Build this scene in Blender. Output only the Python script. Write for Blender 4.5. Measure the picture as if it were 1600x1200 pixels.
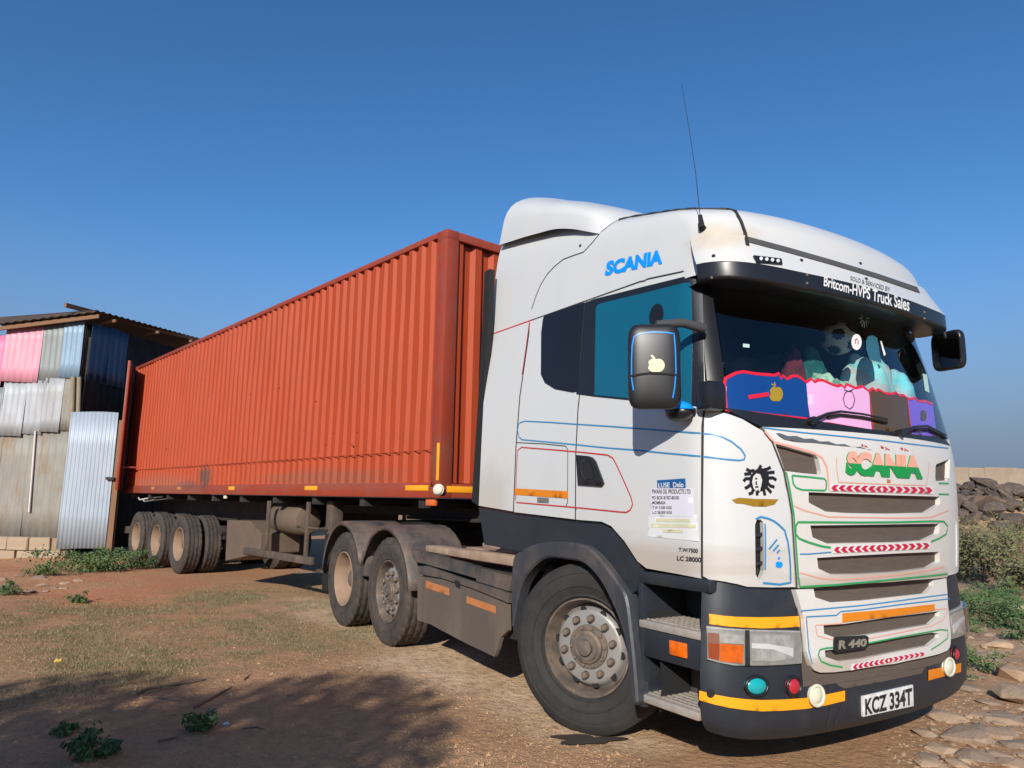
import bpy, bmesh, math, random
import numpy as np
from mathutils import Vector, Matrix, Euler
from mathutils.bvhtree import BVHTree
from mathutils.geometry import delaunay_2d_cdt, tessellate_polygon
R = math.radians
random.seed(7)
rng = np.random.default_rng(7)
scene = bpy.context.scene
for o in list(bpy.data.objects): bpy.data.objects.remove(o)
# ------------------------------------------------------------------ camera
FOC, PITCH, ROLL, CAMH = 1139.80, 0.1581, 0.018, 1.4306      # pixels of the 1600x1200 photograph, radians, metres
c_f = Vector((0, math.cos(PITCH), math.sin(PITCH)))
c_u0 = Vector((0, -math.sin(PITCH), math.cos(PITCH))); c_r0 = Vector((1, 0, 0))
c_r = c_r0*math.cos(ROLL)+c_u0*math.sin(ROLL); c_u = c_u0*math.cos(ROLL)-c_r0*math.sin(ROLL)
CAMP = Vector((0, 0, CAMH))
cd = bpy.data.cameras.new('camera'); cam = bpy.data.objects.new('camera', cd); scene.collection.objects.link(cam)
m = Matrix((c_r, c_u, -c_f)).transposed().to_4x4(); m.translation = CAMP; cam.matrix_world = m
cd.sensor_fit = 'HORIZONTAL'; cd.sensor_width = 36; cd.lens = FOC/1600*36
cd.clip_start = .05; cd.clip_end = 6000
scene.camera = cam
scene.render.resolution_x = 1024; scene.render.resolution_y = 768
# ------------------------------------------------------------------ frames of the tractor and of the trailer
TR = (1.4742, 5.4338, 0.5588); TL = (0.1869, 8.3599, 0.7190)
def frame(fr):
    x, y, a = fr; M = Matrix.Rotation(a-math.pi/2, 4, 'Z'); M.translation = Vector((x, y, 0)); return M
MT, MC = frame(TR), frame(TL); IMT, IMC = MT.inverted(), MC.inverted()
# ------------------------------------------------------------------ sky and sun
SUNL = Vector((.65, -.63, .43)).normalized()                # towards the sun, tractor frame
SUNW = (MT.to_3x3() @ SUNL).normalized()
el = math.asin(SUNW.z); az = math.atan2(SUNW.x, SUNW.y)
w = bpy.data.worlds.new('World'); scene.world = w; w.use_nodes = True
nt = w.node_tree; nt.nodes.clear()
sky = nt.nodes.new('ShaderNodeTexSky'); sky.sky_type = 'NISHITA'; sky.sun_disc = False
sky.sun_elevation = el; sky.sun_rotation = az; sky.altitude = 1500; sky.air_density = 1.0; sky.dust_density = 1.1; sky.ozone_density = 3.0
bg = nt.nodes.new('ShaderNodeBackground'); bg.inputs[1].default_value = .128
wo = nt.nodes.new('ShaderNodeOutputWorld'); hs = nt.nodes.new('ShaderNodeHueSaturation'); hs.inputs['Saturation'].default_value = 1.22; nt.links.new(sky.outputs[0], hs.inputs['Color']); 
# dusty air near the horizon, the same all round
tcw = nt.nodes.new('ShaderNodeTexCoord'); sx = nt.nodes.new('ShaderNodeSeparateXYZ'); nt.links.new(tcw.outputs['Generated'], sx.inputs[0])
mrw = nt.nodes.new('ShaderNodeMapRange'); mrw.interpolation_type = 'SMOOTHSTEP'; mrw.inputs[1].default_value = .02; mrw.inputs[2].default_value = .36; mrw.inputs[3].default_value = 1; mrw.inputs[4].default_value = 0; nt.links.new(sx.outputs[2], mrw.inputs[0])
mxw = nt.nodes.new('ShaderNodeMix'); mxw.data_type = 'RGBA'; mxw.inputs[7].default_value = (1.32, 1.72, 2.45, 1); nt.links.new(mrw.outputs[0], mxw.inputs[0]); nt.links.new(hs.outputs[0], mxw.inputs[6]); nt.links.new(mxw.outputs[2], bg.inputs[0]); nt.links.new(bg.outputs[0], wo.inputs[0])
sd = bpy.data.lights.new('sun', 'SUN'); sd.energy = 4.5; sd.angle = R(.55); sd.color = (1, .94, .85)
sun = bpy.data.objects.new('sun', sd); scene.collection.objects.link(sun)
sun.rotation_euler = SUNW.to_track_quat('Z', 'Y').to_euler(); sun.location = (0, -20, 30)
scene.view_settings.view_transform = 'Standard'; scene.view_settings.look = 'None'; scene.view_settings.exposure = .2; scene.view_settings.gamma = 1
scene.view_settings.use_curve_mapping = False
# ------------------------------------------------------------------ materials
MATS = {}
def mat(name, col, rough=.5, metal=0, var=.12, scale=6, col2=None, f2=.5, sc2=2.5, lo=.45, hi=.7, bump=0, bscale=60, coat=0, spec=.5, emit=None, stretch=None):
    """col with fine brightness variation; col2 shows in patches (dust, rust, wear) of scale sc2"""
    if name in MATS: return MATS[name]
    M = bpy.data.materials.new(name); M.use_nodes = True; t = M.node_tree; n = t.nodes; L = t.links
    b = n['Principled BSDF']; b.inputs['Roughness'].default_value = rough; b.inputs['Metallic'].default_value = metal
    b.inputs['Coat Weight'].default_value = coat; b.inputs['Coat Roughness'].default_value = .08; b.inputs['Specular IOR Level'].default_value = spec
    tc = n.new('ShaderNodeTexCoord'); src = tc.outputs['Object']
    if stretch:
        mp = n.new('ShaderNodeMapping'); mp.inputs['Scale'].default_value = stretch; L.new(src, mp.inputs[0]); src = mp.outputs[0]
    nz = n.new('ShaderNodeTexNoise'); nz.inputs['Scale'].default_value = scale; nz.inputs['Detail'].default_value = 6; nz.inputs['Roughness'].default_value = .65; L.new(src, nz.inputs[0])
    mr = n.new('ShaderNodeMapRange'); mr.inputs[1].default_value = .25; mr.inputs[2].default_value = .75; mr.inputs[3].default_value = 1-var; mr.inputs[4].default_value = 1+var; L.new(nz.outputs[0], mr.inputs[0])
    mx = n.new('ShaderNodeMix'); mx.data_type = 'RGBA'; mx.blend_type = 'MULTIPLY'; mx.inputs[0].default_value = 1; mx.inputs[6].default_value = (*col, 1)
    L.new(mr.outputs[0], mx.inputs[7]); out = mx.outputs[2]
    if col2:
        n2 = n.new('ShaderNodeTexNoise'); n2.inputs['Scale'].default_value = sc2; n2.inputs['Detail'].default_value = 8; n2.inputs['Roughness'].default_value = .7; L.new(src, n2.inputs[0])
        r2 = n.new('ShaderNodeMapRange'); r2.inputs[1].default_value = lo; r2.inputs[2].default_value = hi; r2.inputs[4].default_value = f2; L.new(n2.outputs[0], r2.inputs[0])
        m2 = n.new('ShaderNodeMix'); m2.data_type = 'RGBA'; m2.inputs[7].default_value = (*col2, 1); L.new(r2.outputs[0], m2.inputs[0]); L.new(out, m2.inputs[6]); out = m2.outputs[2]
        if rough < .5:
            r3 = n.new('ShaderNodeMapRange'); r3.inputs[1].default_value = lo; r3.inputs[2].default_value = hi; r3.inputs[3].default_value = rough; r3.inputs[4].default_value = rough+.4*f2; L.new(n2.outputs[0], r3.inputs[0]); L.new(r3.outputs[0], b.inputs['Roughness'])
    L.new(out, b.inputs['Base Color'])
    if bump:
        nb = n.new('ShaderNodeTexNoise'); nb.inputs['Scale'].default_value = bscale; nb.inputs['Detail'].default_value = 5; L.new(src, nb.inputs[0])
        bp_ = n.new('ShaderNodeBump'); bp_.inputs['Strength'].default_value = bump; bp_.inputs['Distance'].default_value = .02; L.new(nb.outputs[0], bp_.inputs['Height']); L.new(bp_.outputs[0], b.inputs['Normal'])
    if emit: b.inputs['Emission Color'].default_value = (*emit, 1); b.inputs['Emission Strength'].default_value = 1
    MATS[name] = M; return M
DUST = (.30, .20, .13)
WHITE = mat('white_paint', (.58, .592, .588), .32, var=.03, scale=3, col2=(.60, .53, .43), f2=.42, sc2=1.5, lo=.5, hi=.78, coat=.2, stretch=(1, 1, .45))
WHITE2 = mat('front_white_paint', (.62, .605, .57), .35, var=.03, scale=4, col2=(.58, .47, .35), f2=.35, sc2=5, lo=.55, hi=.8, coat=.3)
GREY = mat('dark_grey_plastic', (.019, .024, .033), .45, var=.12, scale=9, col2=(.10, .08, .065), f2=.3, sc2=3.2, lo=.5, hi=.8)
GREYD = mat('dusty_grey_plastic', (.045, .045, .048), .6, var=.2, scale=7, col2=(.20, .14, .10), f2=.75, sc2=2.6, lo=.38, hi=.66)
BLACK = mat('black_plastic', (.012, .013, .016), .35, var=.15)
BLACKM = mat('matt_black', (.010, .010, .011), .85, var=.2)
SEAL = mat('rubber_seal', (.018, .016, .015), .7)
GAP = mat('panel_gap', (.03, .028, .026), .9)
GLASSK = mat('black_glass', (.012, .013, .017), .12, var=.05, spec=.25)
TEAL = mat('teal_window_film', (.006, .100, .168), .12, var=.06, scale=3, coat=.15)
MESH = mat('dusty_radiator_mesh', (.105, .080, .062), .85, var=.12, scale=30, col2=(.05, .042, .035), f2=.5, sc2=6, stretch=(1, 1, 14), bump=.3, bscale=90)
ALU = mat('worn_aluminium', (.46, .42, .37), .5, metal=.35, var=.15, scale=25, col2=(.36, .26, .18), f2=.6, sc2=7)
YEL = mat('yellow_reflective_tape', (.86, .36, .012), .4, var=.05)
ORA = mat('orange_reflective_tape', (.68, .21, .008), .45, var=.06)
ORAD = mat('dusty_orange_tape', (.50, .17, .05), .6, var=.12, col2=(.32, .20, .12), f2=.5, sc2=8)
CRIM = mat('crimson_print', (.52, .008, .045), .4, var=.04)
SILV = mat('silver_reflective_print', (.66, .66, .66), .35, var=.05)
BLUE = mat('blue_pinstripe', (.03, .22, .45), .4, var=.05)
BLUEL = mat('bright_blue_vinyl', (.005, .27, .80), .4, var=.03)
REDL = mat('red_pinstripe', (.50, .03, .03), .4, var=.05)
PINKL = mat('salmon_pinstripe', (.72, .33, .26), .5, var=.05)
GREENL = mat('green_pinstripe', (.03, .30, .10), .4, var=.05)
SALM = mat('salmon_letter_paint', (.80, .36, .27), .45, var=.03)
GRN = mat('green_letter_paint', (.005, .27, .055), .45, var=.03)
RIMS = mat('silver_wheel_paint', (.30, .295, .28), .42, metal=.3, var=.1, col2=(.24, .17, .12), f2=.55, sc2=9)
RIMD = mat('dust_coated_rim', (.29, .195, .13), .75, var=.12, scale=8, col2=(.20, .13, .09), f2=.6, sc2=6)
HUB = mat('grimy_hub_steel', (.12, .10, .085), .6, metal=.2, var=.25, col2=(.30, .21, .14), f2=.6, sc2=14)
TYRE = mat('tyre_rubber', (.018, .017, .016), .8, var=.15, scale=12, col2=(.055, .045, .037), f2=.6, sc2=5, lo=.4, hi=.75)
TYRED = mat('dusty_tyre_rubber', (.030, .026, .023), .85, var=.2, scale=10, col2=(.12, .09, .068), f2=.6, sc2=4, lo=.35, hi=.7)
STEELD = mat('dusty_chassis_steel', (.075, .056, .043), .75, var=.2, scale=8, col2=(.17, .115, .078), f2=.7, sc2=3)
CHASS = mat('dark_chassis_steel', (.022, .019, .018), .8, var=.2, col2=(.08, .06, .045), f2=.5, sc2=4)
CONT = mat('container_red_paint', (.37, .053, .0135), .6, var=.05, scale=1.6, col2=(.34, .052, .018), f2=.55, sc2=.9, lo=.45, hi=.75, spec=.3)
CONTD = mat('container_rail_paint', (.28, .038, .014), .55, var=.08, scale=3, col2=(.22, .075, .05), f2=.7, sc2=2.2, lo=.45, hi=.7)
def smudge(M, c, rad, col, amount):
    t = M.node_tree; n = t.nodes; L = t.links; b = n['Principled BSDF']; src = b.inputs['Base Color'].links[0].from_socket
    tc = n.new('ShaderNodeTexCoord'); mp = n.new('ShaderNodeMapping'); mp.inputs['Location'].default_value = [-c[i]/rad[i] for i in range(3)]; mp.inputs['Scale'].default_value = [1/r for r in rad]; L.new(tc.outputs['Object'], mp.inputs[0])
    nz = n.new('ShaderNodeTexNoise'); nz.inputs['Scale'].default_value = 1.6; nz.inputs['Detail'].default_value = 7; L.new(mp.outputs[0], nz.inputs[0])
    ln = n.new('ShaderNodeVectorMath'); ln.operation = 'LENGTH'; L.new(mp.outputs[0], ln.inputs[0])
    ad = n.new('ShaderNodeMath'); ad.operation = 'MULTIPLY_ADD'; L.new(nz.outputs[0], ad.inputs[0]); ad.inputs[1].default_value = 1.1; L.new(ln.outputs['Value'], ad.inputs[2])
    mr = n.new('ShaderNodeMapRange'); mr.inputs[1].default_value = 1.0; mr.inputs[2].default_value = 1.55; mr.inputs[3].default_value = amount; mr.inputs[4].default_value = 0; L.new(ad.outputs[0], mr.inputs[0])
    mx = n.new('ShaderNodeMix'); mx.data_type = 'RGBA'; mx.inputs[7].default_value = (*col, 1); L.new(mr.outputs[0], mx.inputs[0]); L.new(src, mx.inputs[6]); L.new(mx.outputs[2], b.inputs['Base Color'])
for M_ in (CONT, CONTD):
    smudge(M_, (-7.0, -1.2, 1.72), (.42, .5, .26), (.075, .045, .035), .85); smudge(M_, (-7.9, -1.2, 1.60), (.7, .5, .10), (.09, .045, .035), .7)
    smudge(M_, (-2.6, -1.2, 1.66), (2.4, .5, .16), (.20, .075, .045), .55); smudge(M_, (-9.6, -1.2, 1.64), (2.6, .5, .22), (.26, .10, .06), .5)
smudge(WHITE, (.2, -1.22, 1.10), (1.6, 1.0, .17), (.40, .30, .21), .55); smudge(WHITE, (1.05, -.95, 2.92), (.22, .3, .13), (.52, .40, .25), .55); smudge(WHITE, (-1.1, -1.2, 1.45), (.35, 1.0, .3), (.45, .38, .30), .45)
smudge(WHITE2, (1.3, 0, 1.03), (.5, 1.2, .06), (.34, .25, .18), .5); smudge(WHITE2, (1.3, -.5, .58), (.5, .6, .07), (.34, .25, .18), .55)
# ------------------------------------------------------------------ mesh helpers
COL = scene.collection
def link(name, me, m=None, parent=None):
    o = bpy.data.objects.new(name, me); COL.objects.link(o)
    if m is not None:
        for k in (m if isinstance(m, (list, tuple)) else [m]): me.materials.append(k)
    if parent is not None: o.parent = parent
    return o
def meshpy(name, V, F, m=None, parent=None, smooth=False):
    me = bpy.data.meshes.new(name); me.from_pydata([tuple(v) for v in V], [], [tuple(f) for f in F]); me.update()
    if smooth: me.polygons.foreach_set('use_smooth', [True]*len(me.polygons))
    return link(name, me, m, parent)
def frombm(name, bm, m=None, parent=None, smooth=False, sharp=None):
    bmesh.ops.recalc_face_normals(bm, faces=bm.faces)
    me = bpy.data.meshes.new(name); bm.to_mesh(me); bm.free()
    if smooth:
        me.polygons.foreach_set('use_smooth', [True]*len(me.polygons))
        if sharp: me.set_sharp_from_angle(angle=R(sharp))
    return link(name, me, m, parent)
def bm_box(bm, x0, x1, y0, y1, z0, z1, bevel=0, M=None):
    r = bmesh.ops.create_cube(bm, size=1)['verts']
    for v in r: v.co = Vector(((x0+x1)/2+v.co.x*(x1-x0), (y0+y1)/2+v.co.y*(y1-y0), (z0+z1)/2+v.co.z*(z1-z0)))
    if bevel:
        es = list({e for v in r for e in v.link_edges})
        q = bmesh.ops.bevel(bm, geom=es, offset=bevel, segments=2, affect='EDGES', profile=.5); r = list({v for f in q['faces'] for v in f.verts} | {v for v in r if v.is_valid})
    if M is not None: bmesh.ops.transform(bm, matrix=M, verts=[v for v in r if v.is_valid])
    return r
def box(name, b, m, parent=None, bevel=.006, M=None):
    bm = bmesh.new(); bm_box(bm, *b, bevel=bevel, M=M); return frombm(name, bm, m, parent, smooth=bool(bevel), sharp=35)
def bm_tube(bm, pts, r, n=8, cap=True):
    pts = [Vector(p) for p in pts]; rs = r if isinstance(r, (list, tuple)) else [r]*len(pts); rings = []
    up = None
    for i, p in enumerate(pts):
        t = (pts[min(i+1, len(pts)-1)]-pts[max(i-1, 0)]).normalized()
        if up is None: up = t.orthogonal().normalized()
        up = (up-t*up.dot(t)).normalized(); s = t.cross(up)
        rings.append([bm.verts.new(p+(up*math.cos(2*math.pi*k/n)+s*math.sin(2*math.pi*k/n))*rs[i]) for k in range(n)])
    for a, b in zip(rings, rings[1:]):
        for k in range(n): bm.faces.new((a[k], a[(k+1) % n], b[(k+1) % n], b[k]))
    if cap: bm.faces.new(rings[0][::-1]); bm.faces.new(rings[-1])
def tube(name, pts, r, m, parent=None, n=8):
    bm = bmesh.new(); bm_tube(bm, pts, r, n); return frombm(name, bm, m, parent, smooth=True, sharp=50)
def bm_lathe(bm, prof, n=48, mod=None, axis='Y'):
    """prof: (radius, y) pairs turned about the Y axis"""
    rings = []
    for i, (r, y) in enumerate(prof):
        ring = []
        for k in range(n):
            a = 2*math.pi*k/n; rr = r+(mod(i, k) if mod else 0); ring.append(bm.verts.new((rr*math.cos(a), y, rr*math.sin(a))))
        rings.append(ring)
    for a, b in zip(rings, rings[1:]):
        for k in range(n): bm.faces.new((a[k], a[(k+1) % n], b[(k+1) % n], b[k]))
    return rings
def empty(name, label, cat, M=None, group=None, loc=None):
    o = bpy.data.objects.new(name, None); COL.objects.link(o); o.empty_display_size = .2
    if M is not None: o.matrix_world = M
    if loc is not None: o.location = loc
    return tag(o, label, cat, group)
def tag(o, label, cat, group=None, kind=None):
    if label: o['label'] = label
    if cat: o['category'] = cat
    if group: o['group'] = group
    if kind: o['kind'] = kind
    return o
def setting(o): o['kind'] = 'structure'; return o
# ------------------------------------------------------------------ pixels to points: a pixel gives a ray, the surface it meets gives the distance
class Fr:
    def __init__(s, IM): s.o = IM @ CAMP; s.R = IM.to_3x3()
    def ray(s, u, v):
        d = c_f*FOC+c_r*(u-800)+c_u*(600-v); return s.o, (s.R @ d).normalized()
    def at(s, u, v, axis, val):
        o, d = s.ray(u, v); return o+d*((val-o[axis])/d[axis])
FT, FC, FW = Fr(IMT), Fr(IMC), Fr(Matrix.Identity(4))
def ground(u, v, z=0): return FW.at(u, v, 2, z)
def dens(px, step=7):
    out = []
    for a, b in zip(px, list(px[1:])+[px[0]]):
        n = max(1, int(math.hypot(b[0]-a[0], b[1]-a[1])/step))
        out += [(a[0]+(b[0]-a[0])*k/n, a[1]+(b[1]-a[1])*k/n) for k in range(n)]
    return out
def dens_open(px, step=7): return dens(px, step)[:len(dens(px, step))-max(1, int(math.hypot(px[0][0]-px[-1][0], px[0][1]-px[-1][1])/step))]+[px[-1]]
def inpoly(P, poly):
    P = np.asarray(P, float); poly = np.asarray(poly, float); x, y = P[:, 0], P[:, 1]; c = np.zeros(len(P), bool)
    for (x1, y1), (x2, y2) in zip(poly, np.roll(poly, -1, 0)):
        if y1 == y2: continue
        k = ((y1 > y) != (y2 > y)) & (x < (x2-x1)*(y-y1)/(y2-y1)+x1); c ^= k
    return c
def fill2d(poly, holes, step):
    """triangulate a polygon with holes, with inner points every `step`"""
    V = []; E = []
    for loop in [poly]+list(holes):
        b = len(V); V += [tuple(p) for p in loop]; n = len(loop); E += [(b+i, b+(i+1) % n) for i in range(n)]
    a = np.array(poly); lo, hi = a.min(0), a.max(0)
    gx = np.arange(lo[0]+step*.5, hi[0], step); gy = np.arange(lo[1]+step*.5, hi[1], step)
    if len(gx) and len(gy):
        G = np.array([(x, y) for x in gx for y in gy]); k = inpoly(G, poly)
        for h in holes: k &= ~inpoly(G, h)
        G = G[k]
        if len(G):
            B = np.array(V); d = np.full(len(G), 9e9)
            for q in B: d = np.minimum(d, ((G-q)**2).sum(1))
            V += [tuple(g) for g in G[d > (.35*step)**2]]
    r = delaunay_2d_cdt([Vector(v) for v in V], E, [], 0, 1e-7)
    vs = [tuple(v) for v in r[0]]; fs = [tuple(f) for f in r[2]]
    C = np.array([np.mean([vs[i] for i in f], axis=0) for f in fs]); k = inpoly(C, poly)
    for h in holes: k &= ~inpoly(C, h)
    return vs, [f for f, q in zip(fs, k) if q]
class Surf:
    """a smooth parametric surface (u, v) -> point, with a ray lookup"""
    def __init__(s, fn, us, vs, fr=FT, ctr=None):
        s.fn = fn; s.fr = fr; s.ctr = ctr or (lambda P: Vector((0, 0, P.z)))
        s.us, s.vs = list(us), list(vs); nv = len(s.vs)
        s.uv = [(u, v) for u in s.us for v in s.vs]; s.P = [fn(u, v) for u, v in s.uv]
        s.T = [t for i in range(len(s.us)-1) for j in range(nv-1) for t in ((i*nv+j, (i+1)*nv+j, (i+1)*nv+j+1), (i*nv+j, (i+1)*nv+j+1, i*nv+j+1))]
        s.bvh = BVHTree.FromPolygons(s.P, s.T)
    def hit(s, px, py):
        o, d = s.fr.ray(px, py); h, n, i, t = s.bvh.ray_cast(o, d)
        if h is None:
            best = None
            for k in range(200):
                q = o+d*(2+k*.05); r = s.bvh.find_nearest(q)
                if best is None or r[3] < best[0]: best = (r[3], r[0], r[2])
            h, i = best[1], best[2]
        a, b, c = s.T[i]; A, B, C = s.P[a], s.P[b], s.P[c]
        e0, e1, e2 = B-A, C-A, h-A; d00, d01, d11, d20, d21 = e0.dot(e0), e0.dot(e1), e1.dot(e1), e2.dot(e0), e2.dot(e1)
        D = d00*d11-d01*d01 or 1e-12; b1 = (d11*d20-d01*d21)/D; b2 = (d00*d21-d01*d20)/D; b0 = 1-b1-b2
        return (b0*s.uv[a][0]+b1*s.uv[b][0]+b2*s.uv[c][0], b0*s.uv[a][1]+b1*s.uv[b][1]+b2*s.uv[c][1])
    def nrm(s, u, v, P=None):
        P = P or s.fn(u, v); e = 1e-3
        n = (s.fn(u+e, v)-s.fn(u-e, v)).cross(s.fn(u, v+e)-s.fn(u, v-e))
        n = n.normalized() if n.length > 1e-12 else Vector((0, -1, 0))
        return n if n.dot(P-s.ctr(P)) >= 0 else -n
    def px(s, pts, step=7): return [s.hit(*p) for p in dens(pts, step)]
def skin(name, V, F, N, off, thick, m, parent, mirror=False, smooth=True):
    """a panel: outer face at `off`, edges turned in by `thick`"""
    P = [v+n*off for v, n in zip(V, N)]; F = [tuple(f) for f in F]
    if F:
        s = sum(((P[f[1]]-P[f[0]]).cross(P[f[2]]-P[f[0]])).dot(N[f[0]]) for f in F)
        if s < 0: F = [f[::-1] for f in F]
    nF = len(F)
    if thick:
        ed = {}
        for f in F:
            for a, b in zip(f, f[1:]+f[:1]): ed[(a, b)] = 1
        bd = [(a, b) for a, b in ed if (b, a) not in ed]
        idx = {}
        for a, b in bd:
            for q in (a, b):
                if q not in idx: idx[q] = (len(P), len(P)+1); P.append(P[q].copy()); P.append(V[q]+N[q]*(off-thick))
            F.append((idx[b][0], idx[a][0], idx[a][1], idx[b][1]))
    def mk(P, F):
        me = bpy.data.meshes.new(name); me.from_pydata([tuple(p) for p in P], [], F); me.update()
        if smooth: me.polygons.foreach_set('use_smooth', [i < nF for i in range(len(F))])
        return link(name, me, m, parent)
    o = mk(P, F)
    if mirror: return o, mk([Vector((p.x, -p.y, p.z)) for p in P], [f[::-1] for f in F])
    return o
def patch(name, surf, m, parent, px=None, uv=None, holes=(), off=0, thick=.02, step=.05, mirror=False):
    poly = uv if uv is not None else surf.px(px); hs = [surf.px(h) for h in holes]
    vs, fs = fill2d(poly, hs, step); V = [surf.fn(*q) for q in vs]; N = [surf.nrm(q[0], q[1], p) for q, p in zip(vs, V)]
    return skin(name, V, fs, N, off, thick, m, parent, mirror)
def rect(u0, u1, v0, v1, n=14, k=8):
    a = [(u0+(u1-u0)*i/n, v0) for i in range(n)]+[(u1, v0+(v1-v0)*i/k) for i in range(k)]
    return a+[(u1-(u1-u0)*i/n, v1) for i in range(n)]+[(u0, v1-(v1-v0)*i/k) for i in range(k)]
class Target:
    """any built meshes as a decal carrier"""
    def __init__(s, objs, fr=FT, surf=None):
        s.fr = fr; V = []; F = []
        for o in objs:
            b = len(V); M = o.matrix_basis
            V += [M @ v.co for v in o.data.vertices]; F += [tuple(i+b for i in p.vertices) for p in o.data.polygons]
        s.bvh = BVHTree.FromPolygons(V, F)
    def pn(s, px, py):
        o, d = s.fr.ray(px, py); h, n, i, t = s.bvh.ray_cast(o, d)
        if h is None:
            best = None
            for k in range(240):
                r = s.bvh.find_nearest(o+d*(2+k*.06))
                if r[0] is not None and (best is None or r[3] < best[0]): best = (r[3], r[0], r[1])
            h, n = best[1], best[2]
        return h, (n if n.dot(d) < 0 else -n)
class SurfT:
    def __init__(s, surf, base=0): s.s = surf; s.fr = surf.fr; s.b = base
    def pn(s, px, py):
        q = s.s.hit(px, py); P = s.s.fn(*q); N = s.s.nrm(q[0], q[1], P); return P+N*s.b, N
def decal(name, tgt, m, parent, px, holes=(), off=.003, thick=0, step=9):
    vs, fs = fill2d(dens(px, 6), [dens(h, 6) for h in holes], step); pn = [tgt.pn(*v) for v in vs]
    return skin(name, [p for p, n in pn], fs, [n for p, n in pn], off, thick, m, parent)
def stroke(name, tgt, m, parent, px, wd=.008, off=.0025, closed=False):
    pts = []; seq = list(px)+([px[0]] if closed else [])
    for a, b in zip(seq, seq[1:]):
        n = max(1, int(math.hypot(b[0]-a[0], b[1]-a[1])/5)); pts += [(a[0]+(b[0]-a[0])*k/n, a[1]+(b[1]-a[1])*k/n) for k in range(n)]
    pts.append(seq[-1]); pn = [tgt.pn(*p) for p in pts]; V = []; F = []
    for i, (p, n) in enumerate(pn):
        t = pn[min(i+1, len(pn)-1)][0]-pn[max(i-1, 0)][0]; s = n.cross(t); s = s.normalized() if s.length > 1e-9 else Vector((0, 0, 1))
        V += [p+n*off-s*wd/2, p+n*off+s*wd/2]
        if i: k = 2*i; F.append((k-2, k, k+1, k-1))
    return meshpy(name, V, F, m, parent, True)
def text2d(s, bold=0, shear=0, res=4):
    c = bpy.data.curves.new('t', 'FONT'); c.body = s; c.offset = bold; c.shear = shear; c.resolution_u = res
    o = bpy.data.objects.new('t', c); COL.objects.link(o); bpy.context.view_layer.update()
    me = bpy.data.meshes.new_from_object(o.evaluated_get(bpy.context.evaluated_depsgraph_get()))
    bpy.data.objects.remove(o); bpy.data.curves.remove(c); return me
def lettering(name, tgt, m, parent, s, quad, off=.003, bold=.012, shear=0, thick=0, split=None):
    """quad: the four corners of the text box in the photograph, TL TR BR BL"""
    me = text2d(s, bold, shear); bm = bmesh.new(); bm.from_mesh(me); bpy.data.meshes.remove(me)
    bmesh.ops.remove_doubles(bm, verts=bm.verts, dist=1e-5)
    xs = [v.co.x for v in bm.verts]; ys = [v.co.y for v in bm.verts]; x0, x1, y0, y1 = min(xs), max(xs), min(ys), max(ys)
    if split is not None: bmesh.ops.bisect_plane(bm, geom=bm.verts[:]+bm.edges[:]+bm.faces[:], plane_co=(0, y0+(y1-y0)*split, 0), plane_no=(0, 1, 0))
    bmesh.ops.triangulate(bm, faces=bm.faces); bm.verts.index_update()
    tl, tr, br, bl = [Vector(q) for q in quad]; V = []; N = []; H = []
    for v in bm.verts:
        a = (v.co.x-x0)/(x1-x0); b = (v.co.y-y0)/(y1-y0); q = (bl*(1-a)+br*a)*(1-b)+(tl*(1-a)+tr*a)*b; p, n = tgt.pn(*q); V.append(p); N.append(n); H.append(b)
    F = [tuple(v.index for v in f.verts) for f in bm.faces]; bm.free()
    o = skin(name, V, F, N, off, thick, m, parent, smooth=False)
    if split is not None and isinstance(m, list):
        for p in o.data.polygons:
            h = [H[i] for i in p.vertices if i < len(H)]
            p.material_index = 0 if (h and np.mean(h) > split) else (1 if h else 1)
    return o
def tab(z, zs, vals):
    """smooth table lookup"""
    return float(np.interp(z, zs, vals))
def copy_tree(o, parent=None):
    c = o.copy(); COL.objects.link(c); c.parent = parent
    for ch in o.children: copy_tree(ch, c)
    return c
def tab(z, zs, vals):
    """smooth (cubic Hermite) table lookup"""
    n = len(zs)
    if z <= zs[0]: return vals[0]
    if z >= zs[-1]: return vals[-1]
    i = max(k for k in range(n-1) if zs[k] <= z); h = zs[i+1]-zs[i]; t = (z-zs[i])/h; d = (vals[i+1]-vals[i])/h
    def sl(k):
        if k == 0 or k == n-1: return d
        a = (vals[k]-vals[k-1])/(zs[k]-zs[k-1]); b = (vals[k+1]-vals[k])/(zs[k+1]-zs[k]); return 0 if a*b <= 0 else 2*a*b/(a+b)
    m0, m1 = sl(i), sl(i+1); t2, t3 = t*t, t*t*t
    return (2*t3-3*t2+1)*vals[i]+(t3-2*t2+t)*h*m0+(-2*t3+3*t2)*vals[i+1]+(t3-t2)*h*m1
# ================================================================== TRACTOR UNIT
tractor = empty('tractor_unit', 'white tractor unit with painted windscreen film and pinstripes, coupled to the red container trailer', 'truck', MT)
CL = .5
def plan(a, xc, bow, yk, wd, xs):
    """half outline of the cab seen from above; a runs from the front centre round the corner and back along the side"""
    if a <= yk: return xc-bow*a*a, a
    x0 = xc-bow*yk*yk
    if a <= yk+CL:
        t = (a-yk)/CL; p1 = (x0-2*bow*yk*(wd-yk)*.62, yk+(wd-yk)*.62); p2 = (xs+(x0-xs)*.62, wd); q = 1-t
        return (q**3*x0+3*q*q*t*p1[0]+3*q*t*t*p2[0]+t**3*xs, q**3*yk+3*q*q*t*p1[1]+3*q*t*t*p2[1]+t**3*wd)
    return xs-(a-yk-CL), wd
cz = [.95, 1.2, 1.5, 1.7, 1.86, 1.96, 2.3, 2.62, 2.8]
cxc = [1.325, 1.345, 1.358, 1.358, 1.342, 1.322, 1.245, 1.165, 1.12]
cw = [1.205, 1.225, 1.232, 1.230, 1.222, 1.214, 1.18, 1.140, 1.115]
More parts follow.
